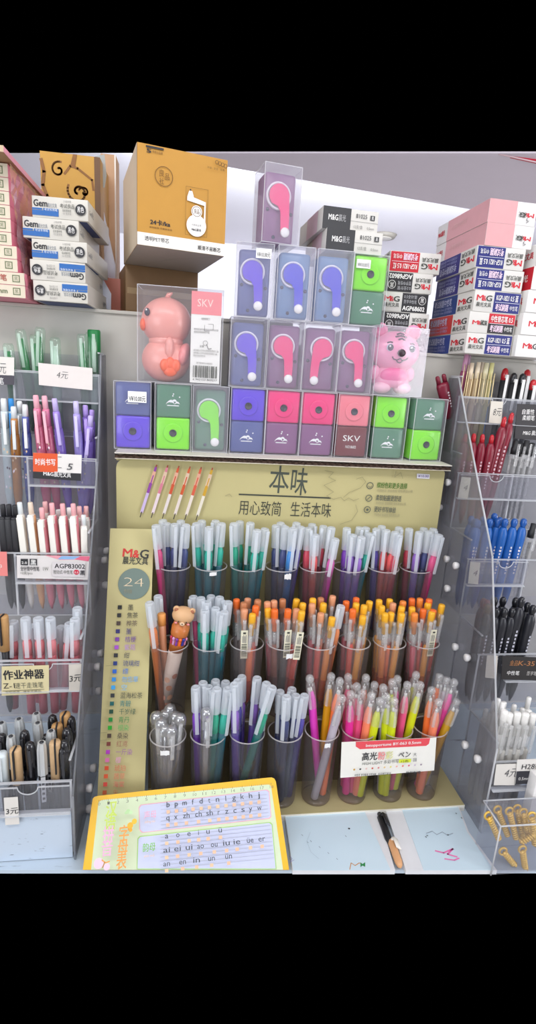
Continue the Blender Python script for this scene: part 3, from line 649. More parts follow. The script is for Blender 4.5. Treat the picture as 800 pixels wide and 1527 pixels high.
# ================================================================ upper left
# yellow carton and the one that carries it
w,h,d=.137,.148,.19
zt=atY(335,244,.955).z; zb=.1775; h=zt-zb
rz=13
t,P,_=carton('yellow and white carton overhanging the pink duck box','x' and -.026,zb,.925,w,h,d,rz,'#e0a644',name='carton')
OR=M('#c48f38',.55,noise=.04); P.nrect(0,.13,1,1,OR); P.nrect(0,0,1,.13,PAPER('#f0ece6'))
BR=M('#6d4a1c',.6)
P.nt('透明PET带芯',.08,.055,.35,.038,GD,.006); P.nt('顺滑不易断芯',.68,.035,.95,.038,GD,.006)
P.nt('24卡/ka',.14,.225,.36,.045,GD,.02); P.nt('透明胶带 可重复使用',.13,.185,.38,.015,BR)
P.nt('5',.10,.918,.145,.04,GD,.02); P.nt('年匠心品质',.16,.925,.27,.02,BR); P.nrect(.09,.965,.28,.985,GD)
P.ring(.285*w,.715*h,.0135,.0009,BR); P.nt('良',.235,.715,.285,.055,BR,-.004); P.nt('品',.295,.690,.345,.055,BR,-.004); P.nt('社',.235,.640,.285,.05,BR,-.004)
P.line([(.53*w,.17*h),(.53*w,.66*h),(.78*w,.66*h),(.78*w,.17*h),(.53*w,.17*h)],.0004,BR)
P.poly([(.545*w,.52*h),(.755*w,.49*h),(.755*w,.53*h),(.62*w,.56*h),(.60*w,.62*h),(.565*w,.62*h),(.545*w,.56*h)],WHT); P.disc(.58*w,.63*h,.0012,GD)
P.rect(.74*w,.26*h,.757*w,.53*h,WHT); P.disc(.655*w,.275*h,.0155,WHT,30); P.disc(.655*w,.42*h,.0085,WHT,24); P.ring(.655*w,.42*h,.0072,.0007,BR); P.nt('良品',.625,.40,.685,.04,BR)
P.nt('M&G晨光',.60,.22,.71,.022,GD,.01); P.nt('创意修正带',.60,.27,.71,.018,G9); P.nt('环保 · 安全 · 无毒',.76,.875,.96,.018,BR)
for k in range(4): P.ring(.87*w+.0045*k,.95*h-.001*k,.003,.0008,BR)
P.build('front_print',t)
Q=leftside(w,d,h); Q.nrect(0,0,1,1,M('#d6c4ac',.55)); Q.build('side_print',t)
Q=Print((-w/2,d,0),(1,0,0),(0,-1,0),w,d); Q.nrect(0,0,1,1,M('#b9aea6',.6)); Q.line([(.02,.02*d),(.5*w,.6*d),(.96*w,.97*d)],.0006,M('#8f857e',.6)); Q.nt('晨光文具',.4,.55,.6,.012,M('#a39890',.6)); Q.build('underside_print',t)
t,P,_=carton('plain brown carton standing behind the pink duck box',-.066,SHL+.0003,1.10,.135,zb-SHL-.0008,.12,rz,'#a98762',name='carton'); Q=front(.135,zb-SHL-.0008); Q.nrect(.02,.44,.98,.56,M('#c9ab82',.4)); Q.build('sealing_tape',t)
# gold gift carton with brown scrolls
a=atY(64,340,1.16); b=atY(151,340,1.16); zt=atY(105,229.5,1.16).z; w=b.x-a.x; h=zt-SHL-.0006
t,P,_=carton('tall golden carton with brown scroll ornament behind the white pen boxes',(a.x+b.x)/2,SHL+.0003,1.16,w,h,.10,0,'#b98a48',name='gift_carton')
GO=M('#c69638',.4,noise=.08,scale=12); SB=M('#8a5a22',.5); P.nrect(0,0,.90,1,GO); P.nrect(.90,0,1,1,M('#6a4a2c',.5))
def spiral(cx,cz,r0,turn,a0,th,fl=1):
    pts=[]
    for i in range(30):
        f=i/29; r=r0*(1-.85*f); a=a0+turn*f; pts.append((cx+fl*r*math.cos(a),cz+r*math.sin(a)))
    P.line(pts,th,SB)
spiral(.62*w,.78*h,.020,8,2.6,.0040); spiral(.30*w,.90*h,.014,7,1.2,.0034); spiral(.22*w,.52*h,.012,7,.4,.003,-1); spiral(.72*w,.78*h,.010,6,.3,.003,-1); P.line([(.40*w,.88*h),(.50*w,.93*h),(.62*w,.92*h),(.86*w,.86*h),(.88*w,.80*h)],.004,SB); P.poly([(.5*w,.93*h),(.55*w,1*h),(.62*w,1*h),(.58*w,.93*h)],SB)
P.line([(.02*w,.95*h),(.06*w,.88*h),(.03*w,.80*h),(.09*w,.74*h),(.16*w,.70*h),(.19*w,.60*h)],.006,SB); P.line([(.05*w,.72*h),(.13*w,.66*h),(.16*w,.58*h)],.004,SB)
P.build('front_print',t)
# wooden post
a=atY(151,300,1.26); b=atY(173.5,300,1.26); zt=atY(160,229.5,1.26).z; w=b.x-a.x
t=thing('wooden_post','pale wooden post standing between golden and yellow cartons','post',((a.x+b.x)/2,1.26,SHL+.0003)); MB().box(-w/2,0,0,w/2,.05,zt-SHL-.0003,M('#c39b78',.6,noise=.25,scale=18),.001).build('timber',t)
P=front(w,zt-SHL); P.nrect(.90,.0,1,1,M('#e8e0d8',.6)); P.line([(.3*w,.9*P.h),(.5*w,.7*P.h),(.4*w,.4*P.h)],.001,M('#7a5638',.6)); P.build('edge_band',t)
# plastic sheet tucked by the post, papers and salmon card
def card(name,label,cat,quad,Y,m,th=.0008,back=0,parts=None):
    o=atY(*quad[0],Y); t=thing(name,label,cat,o); pts=[atY(x,y,Y)-o for x,y in quad]; mb=MB(); mb.prism([(p.x,p.z) for p in pts],0,th,m,'y'); mb.build('sheet',t); return t
t=card('plastic_sleeve','crumpled clear plastic sleeve hanging at the top of the wooden post','plastic',((142,233),(156,230),(159,262),(156,280),(149,279)),1.19,CL('#e8f0f0',.55,'#dfe6e8',.1))
t=card('paper_sheet','white paper sheet leaning against the wooden post','paper',((155,316),(158,330),(172,395),(172,418),(156,412)),1.185,PAPER('#dcdff0'))
t=card('paper_sheet','folded white paper leaning beside the salmon card','paper',((146,402),(166,438),(165.5,463),(140,456)),1.10,PAPER('#dfe2f2'))
a=atY(153,414,1.175); b=atY(184,414,1.175); t,P,_=carton('small salmon pink box beside the white pen boxes',(a.x+b.x)/2,SHL+.0003,1.175,b.x-a.x,a.z-SHL,.04,0,'#f09a88',name='small_box')
# pink pen boxes in plastic wrap at the left edge
PK=M('#ef8fa4',.45); CRM='#ddd2bc'
z=SHL+.0005; hb=.0181
for k in range(10):
    xr=-.2625 if k<2 else (-.272 if k<4 else -.2785)
    w,d=.10,.17; t,P,_=carton(f'cream ended pink pen box {("lowest","second from bottom","third from bottom","fourth from bottom","fifth from bottom","sixth from bottom","seventh from bottom","third from top","second from top","topmost")[k]} in the wrapped stack',xr-w/2,z,.925,w,hb,d,0,'#ef8fa4')
    P.nrect(0,.02,1,.98,M(CRM,.5)); sq=M('#6a7450',.5); P.nrect(.82,.22,.93,.80,sq); P.nrect(.835,.30,.915,.72,M(CRM,.5)); P.nt('黑',.845,.36,.905,.28,sq)
    P.nt(('0.5mm','中性笔','5701','0.5mm')[k%4],.45,.32,.74,.4,M('#b04a3a',.5) if k%2 else sq,.01); P.build('front_print',t); z+=hb+.0002
ztop=z
mb=MB(); x0,x1=-.40,-.252; rr=random.Random(5); vs=[];fs=[];nu,nv=14,14
for i in range(nu+1):
    for j in range(nv+1): vs.append((-.2615+.0035*rr.random()-.013*min(1,j/nv*1.3),.918+.19*i/nu,SHL+.001+(ztop-SHL-.002)*j/nv))
for i in range(nu):
    for j in range(nv): a=i*(nv+1)+j; fs.append((a,a+nv+1,a+nv+2,a+1))
t=thing('plastic_wrap','crinkled clear plastic wrap around the pink boxes','plastic',(-.26,.918,SHL)); o=Vector((-.26,.918,SHL))
mb.add([Vector(v)-o for v in vs],fs,CL('#fff4f6',.22,'#fbe6ee',.08,2.5,.8,40)); mb.build('film',t)
w,d=.16,.22; ztop+=.006; zt=atY(8,229.5,.885).z; ztop-=.0045
t,P,_=carton('big pink and tan carton lying on the wrapped pink boxes',-.2705-w/2,ztop+.0003,.885,w,max(.008,zt-ztop-.0004),d,0,'#eea2b4',name='carton'); P.nrect(0,0,1,1,M('#c9b394',.55)); P.build('front_print',t)
Q=Print((-w/2,d,0),(1,0,0),(0,-1,0),w,d); Q.nrect(0,0,1,1,M('#b08a64',.6)); Q.build('underside_print',t)
# ================================================================ pens
def pen_root(name): 
    o=bpy.data.objects.new(name,None); COL.objects.link(o); o.empty_display_size=.01; return o
PROTO={}; 
FROST=CL('#ffffff',.64,'#f2f8ff',.2,.7,.08,40); FROSTL=CL('#ffffff',.05,'#f4f8ff',.15,.7,.1,40); FROSTC=CL('#ffffff',.55,'#f4f9ff',.2,.8,.1,40); GLASS=CL('#ffffff',.11,'#ffffff',.05,1.3,.3,40); GLASS3=CL('#ffffff',.15,'#ffffff',.06,2.2,.3,60); GLASS2=CL('#ffffff',.26,'#ffffff',.08,1.8,.3,60)
WHITEP=M('#efefec',.35); 
def tube_shell(mb,prof,m,seg=12): return mb.lathe(prof,m,seg,closed=False)
def p_gel(c,dark,nib='#f0f0f0'):
    """capped gel pen: coloured barrel, bright grip and tip inside a frosted cap with a clip"""
    r=pen_root('gel_pen'); m=M(c,.3); md=M(dark,.3)
    MB().lathe([(0,.004),(.001,.0050),(.092,.0052),(.0938,.0050)],md,12).build('barrel',r)
    MB().lathe([(.094,.0054),(.112,.0054),(.115,.0044),(.124,.0022)],m,12).build('grip',r)
    MB().lathe([(.1242,.0018),(.133,.0014),(.137,.0006)],M(nib,.3),8).build('tip',r)
    mb=MB(); mb.lathe([(.088,.0064),(.092,.0062),(.119,.0061)],FROSTL,14,closed=False); mb.lathe([(.119,.0061),(.146,.0060),(.1485,.0057),(.1495,.0048),(.1495,.0036),(.1485,.0034),(.1485,0)],FROST,14,closed=False); cp=mb.build('cap',r)
    mb=MB(); mb.box(-.0024,-.0098,.094,.0024,-.0085,.148,FROSTC,.0005); mb.box(-.0021,-.0088,.143,.0021,-.0055,.148,FROSTC,.0005); mb.build('clip',cp)
    return r
def label_on(r,y,z0,z1,w,seed):
    P=Print((-w/2,y,z0),(1,0,0),(0,0,1),w,z1-z0); P.nrect(0,0,1,1,PAPER('#ece6cc')); P.k+=1
    rr=random.Random(seed); z=.08
    while z<.5:
        d=rr.choice((.012,.02,.03)); P.nrect(.12,z,.88,z+d,INKM) if 0 else P.poly([(.12*w,z*P.h),(.88*w,z*P.h),(.88*w,(z+d)*P.h),(.12*w,(z+d)*P.h)],INKM,False); z+=d+rr.choice((.012,.022))
    for k in range(4): P.rect((.2+.16*k)*w,.56*P.h,(.28+.16*k)*w,(.8+.04*(k%2))*P.h,G9)
    P.nrect(.3,.88,.7,.94,INKM); P.build('barcode_label',r)
def p_click(c,ink,lab=False,big=False):
    """clear retractable pen: coloured press button, clear barrel and clip, ink refill"""
    r=pen_root('retractable_pen'); m=M(c,.35)
    mb=MB(); tube_shell(mb,[(0,.0015),(.012,.0040),(.02,.0054),(.118,.0056),(.134,.0055),(.136,.0048),(.140,.0046)],GLASS,12); mb.build('barrel',r)
    MB().lathe([(.01,.0012),(.02,.0038),(.098,.0040),(.1,.0026)],M(ink,.35),8).lathe([(.1005,.0024),(.118,.0024)],GLASS2,8).build('refill',r)
    MB().lathe([(.02,.0046),(.052,.0049)],CL(ink,.45,ink,.2,.6),12,closed=False).build('grip',r)
    MB().lathe([(.120,.0030),(.131,.0030),(.1315,.0044),(.149,.0044),(.151,.0040),(.1518,.0026),(.1518,0)],m,12).build('press_button',r)
    mb=MB(); mb.box(-.002,-.0085,.098,.002,-.0074,.139,GLASS2,.0004); mb.box(-.002,-.0078,.134,.002,-.0050,.139,GLASS2,.0004); mb.build('clip',r)
    if lab: label_on(r,-.0088,.085,.126,.0085,hsh(c)%97)
    return r
def p_high(c,cap='#ffffff',bulb=True):
    r=pen_root('highlighter_pen'); m=M(c,.35)
    MB().lathe([(0,.0035),(.002,.0054),(.124,.0057),(.130,.0046),(.136,.003)],m,12).build('barrel',r)
    cp=MB().lathe([(.116,.0067),(.120,.0066),(.143,.0064),(.147,.0058),(.149,.004)],GLASS3,14,closed=False).build('cap',r)
    mb=MB(); 
    if bulb: mb.ell((0,0,.152),(.0058,.0058,.0055),GLASS2,12,8)
    else: mb.lathe([(.147,.0052),(.155,.0052),(.156,0)],GLASS2,12)
    mb.build('cap_knob',cp)
    mb=MB(); mb.box(-.0019,-.0095,.117,.0019,-.0083,.145,GLASS2,.0004); mb.box(-.0019,-.0088,.141,.0019,-.006,.145,GLASS2,.0004); mb.build('clip',cp)
    MB().lathe([(.1365,.0022),(.141,.0018),(.1412,0)],WHITEP,8).build('tip',r)
    return r
def p_dome(bl=True):
    r=pen_root('dome_pen'); SV=M('#b9bcc0',.22,.85)
    mb=MB(); tube_shell(mb,[(0,.002),(.015,.0058),(.125,.0064),(.138,.0066)],GLASS,14); mb.build('barrel',r)
    MB().lathe([(.01,.0016),(.02,.0034),(.10,.0036),(.104,.002),(.132,.002)],SV,10).build('refill',r)
    mb=MB(); mb.lathe([(.138,.0070),(.141,.0071),(.147,.0066),(.151,.0048),(.153,.002),(.1532,0)],CL('#ffffff',.22,'#f0f0f2',.04,5.0),16,closed=False); mb.build('dome_cap',r)
    MB().ell((0,0,.1455),(.0042,.0042,.0045),SV,12,8).build('spring_seat',r)
    mb=MB(); mb.box(-.0022,-.0098,.10,.0022,-.0086,.143,GLASS2,.0005); mb.box(-.0022,-.009,.138,.0022,-.0062,.143,GLASS2,.0005); mb.build('clip',r)
    return r
FAT={'gel_pen':1.24,'retractable_pen':1.34,'highlighter_pen':1.18,'dome_pen':1.42}
def proto(fn,*a):
    k=(fn.__name__,)+a
    if k not in PROTO: PROTO[k]=[fn(*a),False]
    return PROTO[k]
def place(pr,label,cat,group,base,top,L,spin=0):
    root,used=pr
    o=copy_tree(root) if used else root
    pr[1]=True
    base=Vector(base); top=Vector(top); d=top-base; ln=d.length; d.normalize()
    ux=Vector((1,0,0)); ux=(ux-d*ux.dot(d)).normalized(); uy=d.cross(ux)
    R=Matrix((ux,uy,d)).transposed()@Matrix.Rotation(spin,3,'Z')
    s=ln/L; wd=FAT.get(o.name.split('.')[0],1); mw=R.to_4x4()@Matrix.Diagonal((wd,wd,s,1)); mw.translation=base+Vector((0,0,CZ)); o.matrix_world=mw
    return tag(o,label,cat,group)
TEAL=('#10b8a0','#0c6272'); GRN=('#10ac88','#0a6460'); NVY=('#33407c','#252d52'); PNK=('#e04a86','#a03060'); RDD=('#d83a52','#7a2038'); PUR=('#9a6ad0','#54408c'); BLU2=('#2f8fe0','#20538c'); IND=('#4a3fa8','#332c72'); GRY=('#8c8078','#5c544e'); MAG=('#e062b8','#8a3a72'); PRP=('#8a3ad0','#55258c'); ORG=('#f08a4a','#a05a34'); COR=('#ef5a5a','#8c3038')
CNAME={id(TEAL):'teal',id(GRN):'green',id(NVY):'navy',id(PNK):'pink',id(RDD):'crimson',id(PUR):'lilac',id(BLU2):'bright blue',id(IND):'indigo',id(GRY):'grey brown',id(MAG):'magenta',id(PRP):'violet',id(ORG):'orange',id(COR):'coral red'}
def cupords(r,i): return f'{ORD[i]} cup of the {ROWN[r]} row'
PRAD={'pen':.0076,'highlighter':.0079}
def fill(r,i,items,maker):
    """items: (x px, y px, ...); the pens of one cup, each standing on the cup's floor"""
    cx,cy=CUPX[i],ROWY[r]; ys=sorted(it[1] for it in items); n=len(items)
    rows=[]
    for it in items:
        f=(ys.index(it[1])+.5*(ys.count(it[1])-1))/max(1,n-1); ty=cy+.019-.036*f
        p=atY(it[0],it[1],ty); rows.append((it,p,ty))
    names={}
    for it,p,ty in rows: names.setdefault(maker(it,r,i)[1],[]).append(p.x)
    for it,p,ty in rows:
        pr,desc,cat,L=maker(it,r,i)
        xs=sorted(names[desc]); o=nth_from_left(xs.index(p.x),len(xs))
        bx=max(-.013,min(.013,(p.x-cx)*.5)) if len(it)<5 or it[4] is None else it[4]
        by=max(-.013,min(.013,(ty-cy)*.7)); q=math.hypot(bx,by)
        if q>.0155: bx*=.0155/q; by*=.0155/q
        bz=ROWZ[r]+.0064; tt=(ROWZ[r]+CUPH-bz)/(p.z-bz); rx=bx+(p.x-cx-bx)*tt; lim=.0225; p=p.copy()
        if abs(rx)>lim: p.x=cx+(math.copysign(lim,rx)-bx*(1-tt))/tt*.5+(p.x-cx)*.5
        lb=(o+' '+desc if o else desc)+f', {cupords(r,i)}'
        place(pr,lb,cat,f'pens in the {cupords(r,i)}',(cx+bx,cy+by,bz),p,L,(random.random()-.5)*1.3 if len(it)<6 else it[5])
def mk_gel(it,r,i): c=it[2]; return proto(p_gel,*c),f'{CNAME[id(c)]} frosted cap gel pen','pen',.1495
# ---- top row
T0=[[(232,783,PNK),(249,780,NVY),(261,781,NVY),(278,782,NVY),(243,775,NVY),(270,776,GRY)],
[(293,780,TEAL),(312,786,TEAL),(331,780,TEAL),(301,776,TEAL),(322,776,GRN)],
[(349,780,GRN),(384,790,TEAL),(396,788,TEAL),(374,779,GRN),(358,777,GRN)],
[(412,783,NVY),(426,785,NVY),(438,787,BLU2),(450,785,IND),(419,779,TEAL),(443,779,NVY)],
[(459,787,RDD),(471,797,COR),(483,784,RDD),(495,786,GRY),(501,803,MAG),(466,781,COR)],
[(527,797,PUR),(537,786,PRP),(556,795,TEAL),(548,786,PUR),(518,787,PRP),(540,800,PUR)],
[(562,788,IND),(577,790,COR),(590,793,COR),(596,797,RDD),(570,784,NVY),(596,786,PRP)],
[(611,788,RDD),(626,793,PUR),(640,792,NVY),(656,797,PNK),(633,787,PRP),(648,788,MAG)]]
for i,it in enumerate(T0): fill(0,i,it,mk_gel)
# ---- middle row
fill(1,0,[(219,898,ORG),(236,888,GRY)],mk_gel)
fill(1,1,[(300,891,TEAL),(315,888,TEAL),(328,890,TEAL),(341,897,TEAL),(306,909,TEAL),(322,906,TEAL),(335,912,TEAL),(309,897,GRN),(288,889,PNK)],mk_gel)
O1,PE,YE,BN,O2='#f0702a','#e09a72','#f4b42a','#c07a50','#ee8a3a'
KN={O1:'orange',PE:'peach',YE:'yellow',BN:'brown',O2:'light orange'}
def mk_click(it,r,i):
    if it[2] in (TEAL,NVY,ORG,PNK,GRY): return mk_gel(it,r,i)
    c=it[2]; ink=it[3] if len(it)>3 and it[3] else '#a03a3a'; lab=len(it)>6 and it[6]
    return proto(p_click,c,ink,bool(lab)),f'clear retractable pen with {KN[c]} button'+(' and barcode' if lab else ''),'pen',.1518
R2,W2,B2,Y2='#d8402a','#a02c40','#8a4a38','#f0a020'
N=None
T1=[[(353,893,O1,'#4a3a3a'),(370,892,PE,B2),(364,898,BN,B2),(365,908,PE,'#5a4a4a',N,0,1),(382,903,O1,R2),(377,915,YE,O1),(385,894,BN,W2)],
[(396,897,PE,W2),(397,907,YE,W2),(409,895,PE,W2),(410,908,O1,B2),(422,893,BN,B2),(430,908,O1,'#3a3030',N,0.1,1),(443,893,YE,W2),(443,908,PE,R2),(454,899,YE,W2),(451,911,YE,R2,N,0,1)],
[(467,892,YE,W2),(466,900,PE,W2),(479,891,BN,W2),(483,899,YE,O1),(479,914,PE,R2),(497,888,PE,O1),(496,920,YE,'#f0902a'),(512,903,ORG)],
[(517,896,O1,W2),(532,891,O1,R2),(532,899,YE,Y2),(527,908,O1,R2),(544,902,YE,'#b02030'),(542,918,YE,Y2),(552,896,YE,Y2)],
[(566,894,YE,Y2),(570,903,YE,Y2),(582,893,YE,Y2),(587,899,PE,R2),(575,914,YE,O2),(584,913,YE,O1),(600,904,YE,Y2),(602,896,O2,Y2),(600,914,YE,Y2)],
[(615,892,O1,W2),(627,892,O2,W2),(614,905,YE,W2),(617,914,O2,W2),(632,908,O1,R2),(639,899,YE,W2),(641,893,O1,W2),(645,912,YE,Y2),(660,901,YE,R2),(647,909,O1,'#9a4a20',N,.1,1)]]
for i,it in enumerate(T1): fill(1,i+2,it,mk_click)
# ---- bottom row
def mk_dome(it,r,i): return proto(p_dome),'clear silver dome topped pen','pen',.1532
fill(2,0,[(233,1061),(240,1071),(254,1050),(247,1058),(262,1061),(270,1064),(246,1080),(256,1082)],mk_dome)
def mk_mix(it,r,i): return mk_dome(it,r,i) if it[2]=='dome' else mk_gel(it,r,i)
fill(2,1,[(292,1024,PRP),(303,1017,GRY),(308,1055,'dome'),(324,1026,GRN),(340,1026,TEAL),(322,1014,NVY),(337,1016,TEAL),(311,1023,PUR)],mk_mix)
fill(2,2,[(350,1019,PUR),(361,1008,PUR),(384,1010,PUR),(398,1018,NVY),(407,1024,GRN,N,-.015),(355,1014,IND)],mk_gel)
fill(2,3,[(418,1030,NVY),(428,1038,NVY),(442,1036,NVY),(455,1036,IND),(436,1026,TEAL)],mk_gel)
HN={'#e23fc0':'magenta','#e0a018':'amber','#ff7a3a':'orange','#b9b0bc':'pale grey','#f25a8c':'pink','#e8309a':'hot pink','#d6e020':'lime yellow','#a8a81a':'olive','#ff8a66':'peach','#f04aa8':'bright pink','#c99a20':'mustard','#f2668a':'rose'}
def mk_high(it,r,i): return proto(p_high,it[2],'#fff',not(len(it)>6 and it[6])),f'{HN[it[2]]} highlighter with clear cap','highlighter',.1575
fill(2,4,[(462,1006,'#e23fc0',N,.008),(495,1003,'#e0a018'),(508,1010,'#ff7a3a'),(512,1036,'#b9b0bc',N,-.006)],mk_high)
fill(2,5,[(520,1004,'#f25a8c'),(533,1018,'#f2668a'),(541,1028,'#f25a8c'),(524,1030,'#e8309a'),(555,1032,'#ff8a66'),(560,1016,'#b9b0bc'),(547,1005,'#ff8a66'),(568,1040,'#d6e020')],mk_high)
fill(2,6,[(568,1020,'#b9b0bc'),(577,1034,'#d6e020'),(589,1040,'#d6e020'),(594,1007,'#e8309a'),(609,1016,'#f25a8c'),(624,1001,'#a8a81a'),(633,1016,'#d6e020'),(586,1012,'#d6e020')],mk_high)
fill(2,7,[(645,1024,'#ff7a3a'),(657,1003,'#ff7a3a',N,N,0,1),(668,1008,'#b9b0bc',N,N,0,1),(656,1042,'#ff8a66',N,-.008),(680,1012,'#f04aa8',N,-.005),(684,1041,'#c99a20',N,-.006,0,1)],mk_high)
# ---- bear topped multicolour pen and the orange topped stick
def tubes(px,py,r,i,bx,by): return None
cx,cy,cz=CUPX[8-8],ROWY[1],ROWZ[1]
top=atY(271.5,927,cy-.009); base=Vector((cx-.0115,cy-.003,cz+.006))
d=(top-base); ln=d.length; d.normalize(); ux=(Vector((1,0,0))-d*d.x).normalized(); uy=d.cross(ux); mw=Matrix((ux,uy,d)).transposed().to_4x4(); mw.translation=base+Vector((0,0,CZ))
t=thing('multicolour_pen','thick multicolour pen topped with a tan bear head','pen',None,mat=mw)
WP=M('#ead9cc',.4,noise=.04); TAN=M('#c8763a',.35); BEAR=M('#dcae80',.5,noise=.03); 
MB().lathe([(0,.005),(.012,.009),(.022,.0106)],M('#b57258',.4),18).build('cone',t)
mb=MB(); mb.lathe([(.0222,.0108),(ln-.052,.0118)],WP,20); mb.build('barrel',t)
P=MB(); rr=random.Random(2); rad=.0122
def patch(a0,z0,w,h,m,n=7):
    vs=[];
    for k in range(n+1):
        for q in range(n+1):
            pass
    pts=[];cen=(rad*math.sin(a0),-rad*math.cos(a0),z0); vs=[cen]
    for k in range(14):
        th=2*PI*k/14; a=a0+w*math.cos(th)/rad; vs.append((rad*math.sin(a),-rad*math.cos(a),z0+h*math.sin(th)))
    P.add(vs,[(0,1+k,1+(k+1)%14) for k in range(14)],m)
for a0,z,c in ((.1,.052,'#c98a68'),(.5,.034,'#dba27c'),(-.4,.066,'#e8b596'),(.6,.074,'#b97458'),(-.5,.032,'#d89a84')): patch(a0,z,.005,.005,M(c,.5))
for k in range(6):
    z=.026+.010*k
    if z<ln-.062: P.lathe([(z,.0120),(z+.0004,.0120)],M('#cdb4a8',.5),20,closed=False)
P.build('barrel_print',t)
MB().lathe([(ln-.0518,.0119),(ln-.030,.0128),(ln-.024,.0132)],TAN,20).build('slider_body',t)
for k,c in enumerate(('#c23a5a','#d49ac8','#7a3a9a','#f06a2a','#3a3a9a','#e08ab0')):
    a=-1.0+.4*k; mb=MB(); mb.box(-.0018,-.0142,ln-.037,.0018,-.0118,ln-.026,M(c,.35),.0006); 
    mb.ell((0,-.0145,ln-.0255),(.0026,.002,.003),M(c,.35),8,6); mb.xf(Matrix.Rotation(a,4,'Z')); mb.build('colour_slider',t)
mb=MB(); mb.lathe([(ln-.0235,.0130),(ln-.022,.0142),(ln-.008,.0146),(ln-.0075,.0138),(ln-.001,.0125),(ln+.001,.010)],TAN,24); mb.build('collar',t)
hd=MB(); hd.ell((0,0,ln+.012),(.0178,.0150,.0142),BEAR,26,16); hd=hd.build('bear_head',t)
for sx in (-1,1):
    mb=MB(); mb.ell((sx*.0125,-.001,ln+.0215),(.0055,.004,.0055),BEAR,14,10); mb.ell((sx*.0125,-.0042,ln+.0215),(.0034,.002,.0034),M('#a86a4a',.5),12,8); mb.build('ear',hd)
    mb=MB(); mb.ell((sx*.0062,-.0138,ln+.0065),(.0011,.001,.0014),M('#3a2a24',.3),8,6); mb.build('eye',hd)
    mb=MB(); mb.ell((sx*.0098,-.0118,ln+.0028),(.0026,.0016,.0018),M('#e89090',.5),10,6); mb.build('cheek',hd)
mb=MB(); mb.ell((0,-.0145,ln+.0035),(.0044,.003,.0032),M('#e6c4a0',.5),14,8); mb.ell((0,-.0172,ln+.0048),(.0013,.001,.001),M('#3a2a24',.3),8,6); mb.build('muzzle',hd)
# frosted stick with orange end
p=atY(241,915,cy-.004); pr=[pen_root('gel_pen'),False]; r=pr[0]
MB().lathe([(0,.0045),(.115,.005)],M('#c98a66',.35),12).build('barrel',r); MB().lathe([(.1152,.0055),(.128,.0055),(.129,.0048),(.129,0)],M('#f0a45a',.35),14).build('end_plug',r)
place(pr,'peach brown pen with an orange end plug left of the bear pen','pen',None,(cx-.006,cy+.004,cz+.005),p,.129)
# white promotional sign leaning on the front cups
q=[(510,1107),(651.5,1100),(648,1149),(508,1160)]
YS=.7025; o=atY(579,1155,YS); 
t=thing('paper_sign','white paper sign with a red band leaning against the highlighter cups','sign',o)
pts=[atY(x,y,YS)-o for x,y in q]; MB().prism([(p.x,p.z) for p in pts][::-1],0,.0006,PAPER('#f1eee6'),'y').build('card',t)
P=Print((0,YS,0),(1,0,0),(0,0,1)); RB=M('#e8505a',.5)
P.ppoly([(531,1106),(642,1100.5),(640,1109),(636,1112),(537,1117),(531,1113)],RB); P.ptxt('Intopportune BY-063 0.5mm',546,1113.5,628,1108.5,5,WHT,.01)
P.ptxt('高光',540,1133,562,1131.5,11,GD,.012); P.ptxt('粉',563,1131.5,574,1131,11,M('#f0908e',.5),.012); P.ptxt('彩',575,1131,586,1130,11,M('#e4e29a',.5),.012); P.ptxt('ペン',594,1129,612,1127.5,9,GD,.008)
P.ptxt('HIGH LIGHT',540,1140,570,1138,5,G3); P.ptxt('多彩书写',572,1138,594,1136,5.5,G3); P.ppoly([(595,1131.5),(613,1130.5),(612.5,1135.5),(594.5,1136.5)],M('#dbe83a',.5)); P.ptxt('12色',598,1135.8,609,1135,3.5,GD); P.ptxt('大',616,1126,621,1125.6,5,GD); P.ptxt('容量',615.5,1134,621,1133.4,5,GD)
for k,c in enumerate(('#c89a30','#4a4a44','#e8c8c0','#d05a4a','#d88a8a','#e6c88a','#e8e07a','#f0b8a8','#e87a6a','#e06a80','#c8b8c8','#9a8a98')):
    u,v=P.uv(528+9.0*k,1146-.75*k); P.disc(u,v,1.6*P.sc(528,1146),M(c,.5),10)
P.ptxt('中性笔 书写顺滑 环保油墨',528,1155,560,1153.4,3.4,GD,.01); P.ptxt('多彩替芯套装',563,1153,582,1152,3.4,GD,.01); P.ptxt('执行标准',604,1151,626,1150,3.6,GD,.02)
P.build('print',t); 
for ch in t.children:
    if ch.name.startswith('print'): ch.location=-o
# ================================================================ stepped acrylic pen racks
ACR=CL('#fafafc',.075,'#dfe3ea',.06,.9,.5,12); ACRD=CL('#e6e6e8',.17,'#c8c8cc',.08,1.0,.5,14); AED=CL('#ffffff',.72,'#f0f2f6',.15,1.0); AEDD=M('#5a5c62',.3)
RFY=[.95,.91,.83,.75,.66]; RZT=[-.02,-.155,-.293,-.433,-.570]; STR=.046; FL=[z-.105 for z in RZT]; FL[4]=-.692
BACK=.993
def PANELM():
    m,N,L=newmat('frosted_base'); out=N.new('ShaderNodeOutputMaterial'); b=N.new('ShaderNodeBsdfPrincipled'); L.new(b.outputs[0],out.inputs[0])
    tc=N.new('ShaderNodeTexCoord'); mp=N.new('ShaderNodeMapping'); mp.inputs['Scale'].default_value=(34,10,120); L.new(tc.outputs['Object'],mp.inputs[0])
    nz=N.new('ShaderNodeTexNoise'); nz.inputs['Scale'].default_value=1.3; nz.inputs['Detail'].default_value=4; L.new(mp.outputs[0],nz.inputs[0])
    c=N.new('ShaderNodeValToRGB'); c.color_ramp.elements[0].position=.27; c.color_ramp.elements[0].color=lin('#5a6474'); c.color_ramp.elements[1].position=.34; c.color_ramp.elements[1].color=lin('#c6d4e4')
    L.new(nz.outputs[0],c.inputs[0]); L.new(c.outputs[0],b.inputs['Base Color']); b.inputs['Roughness'].default_value=.35; return m
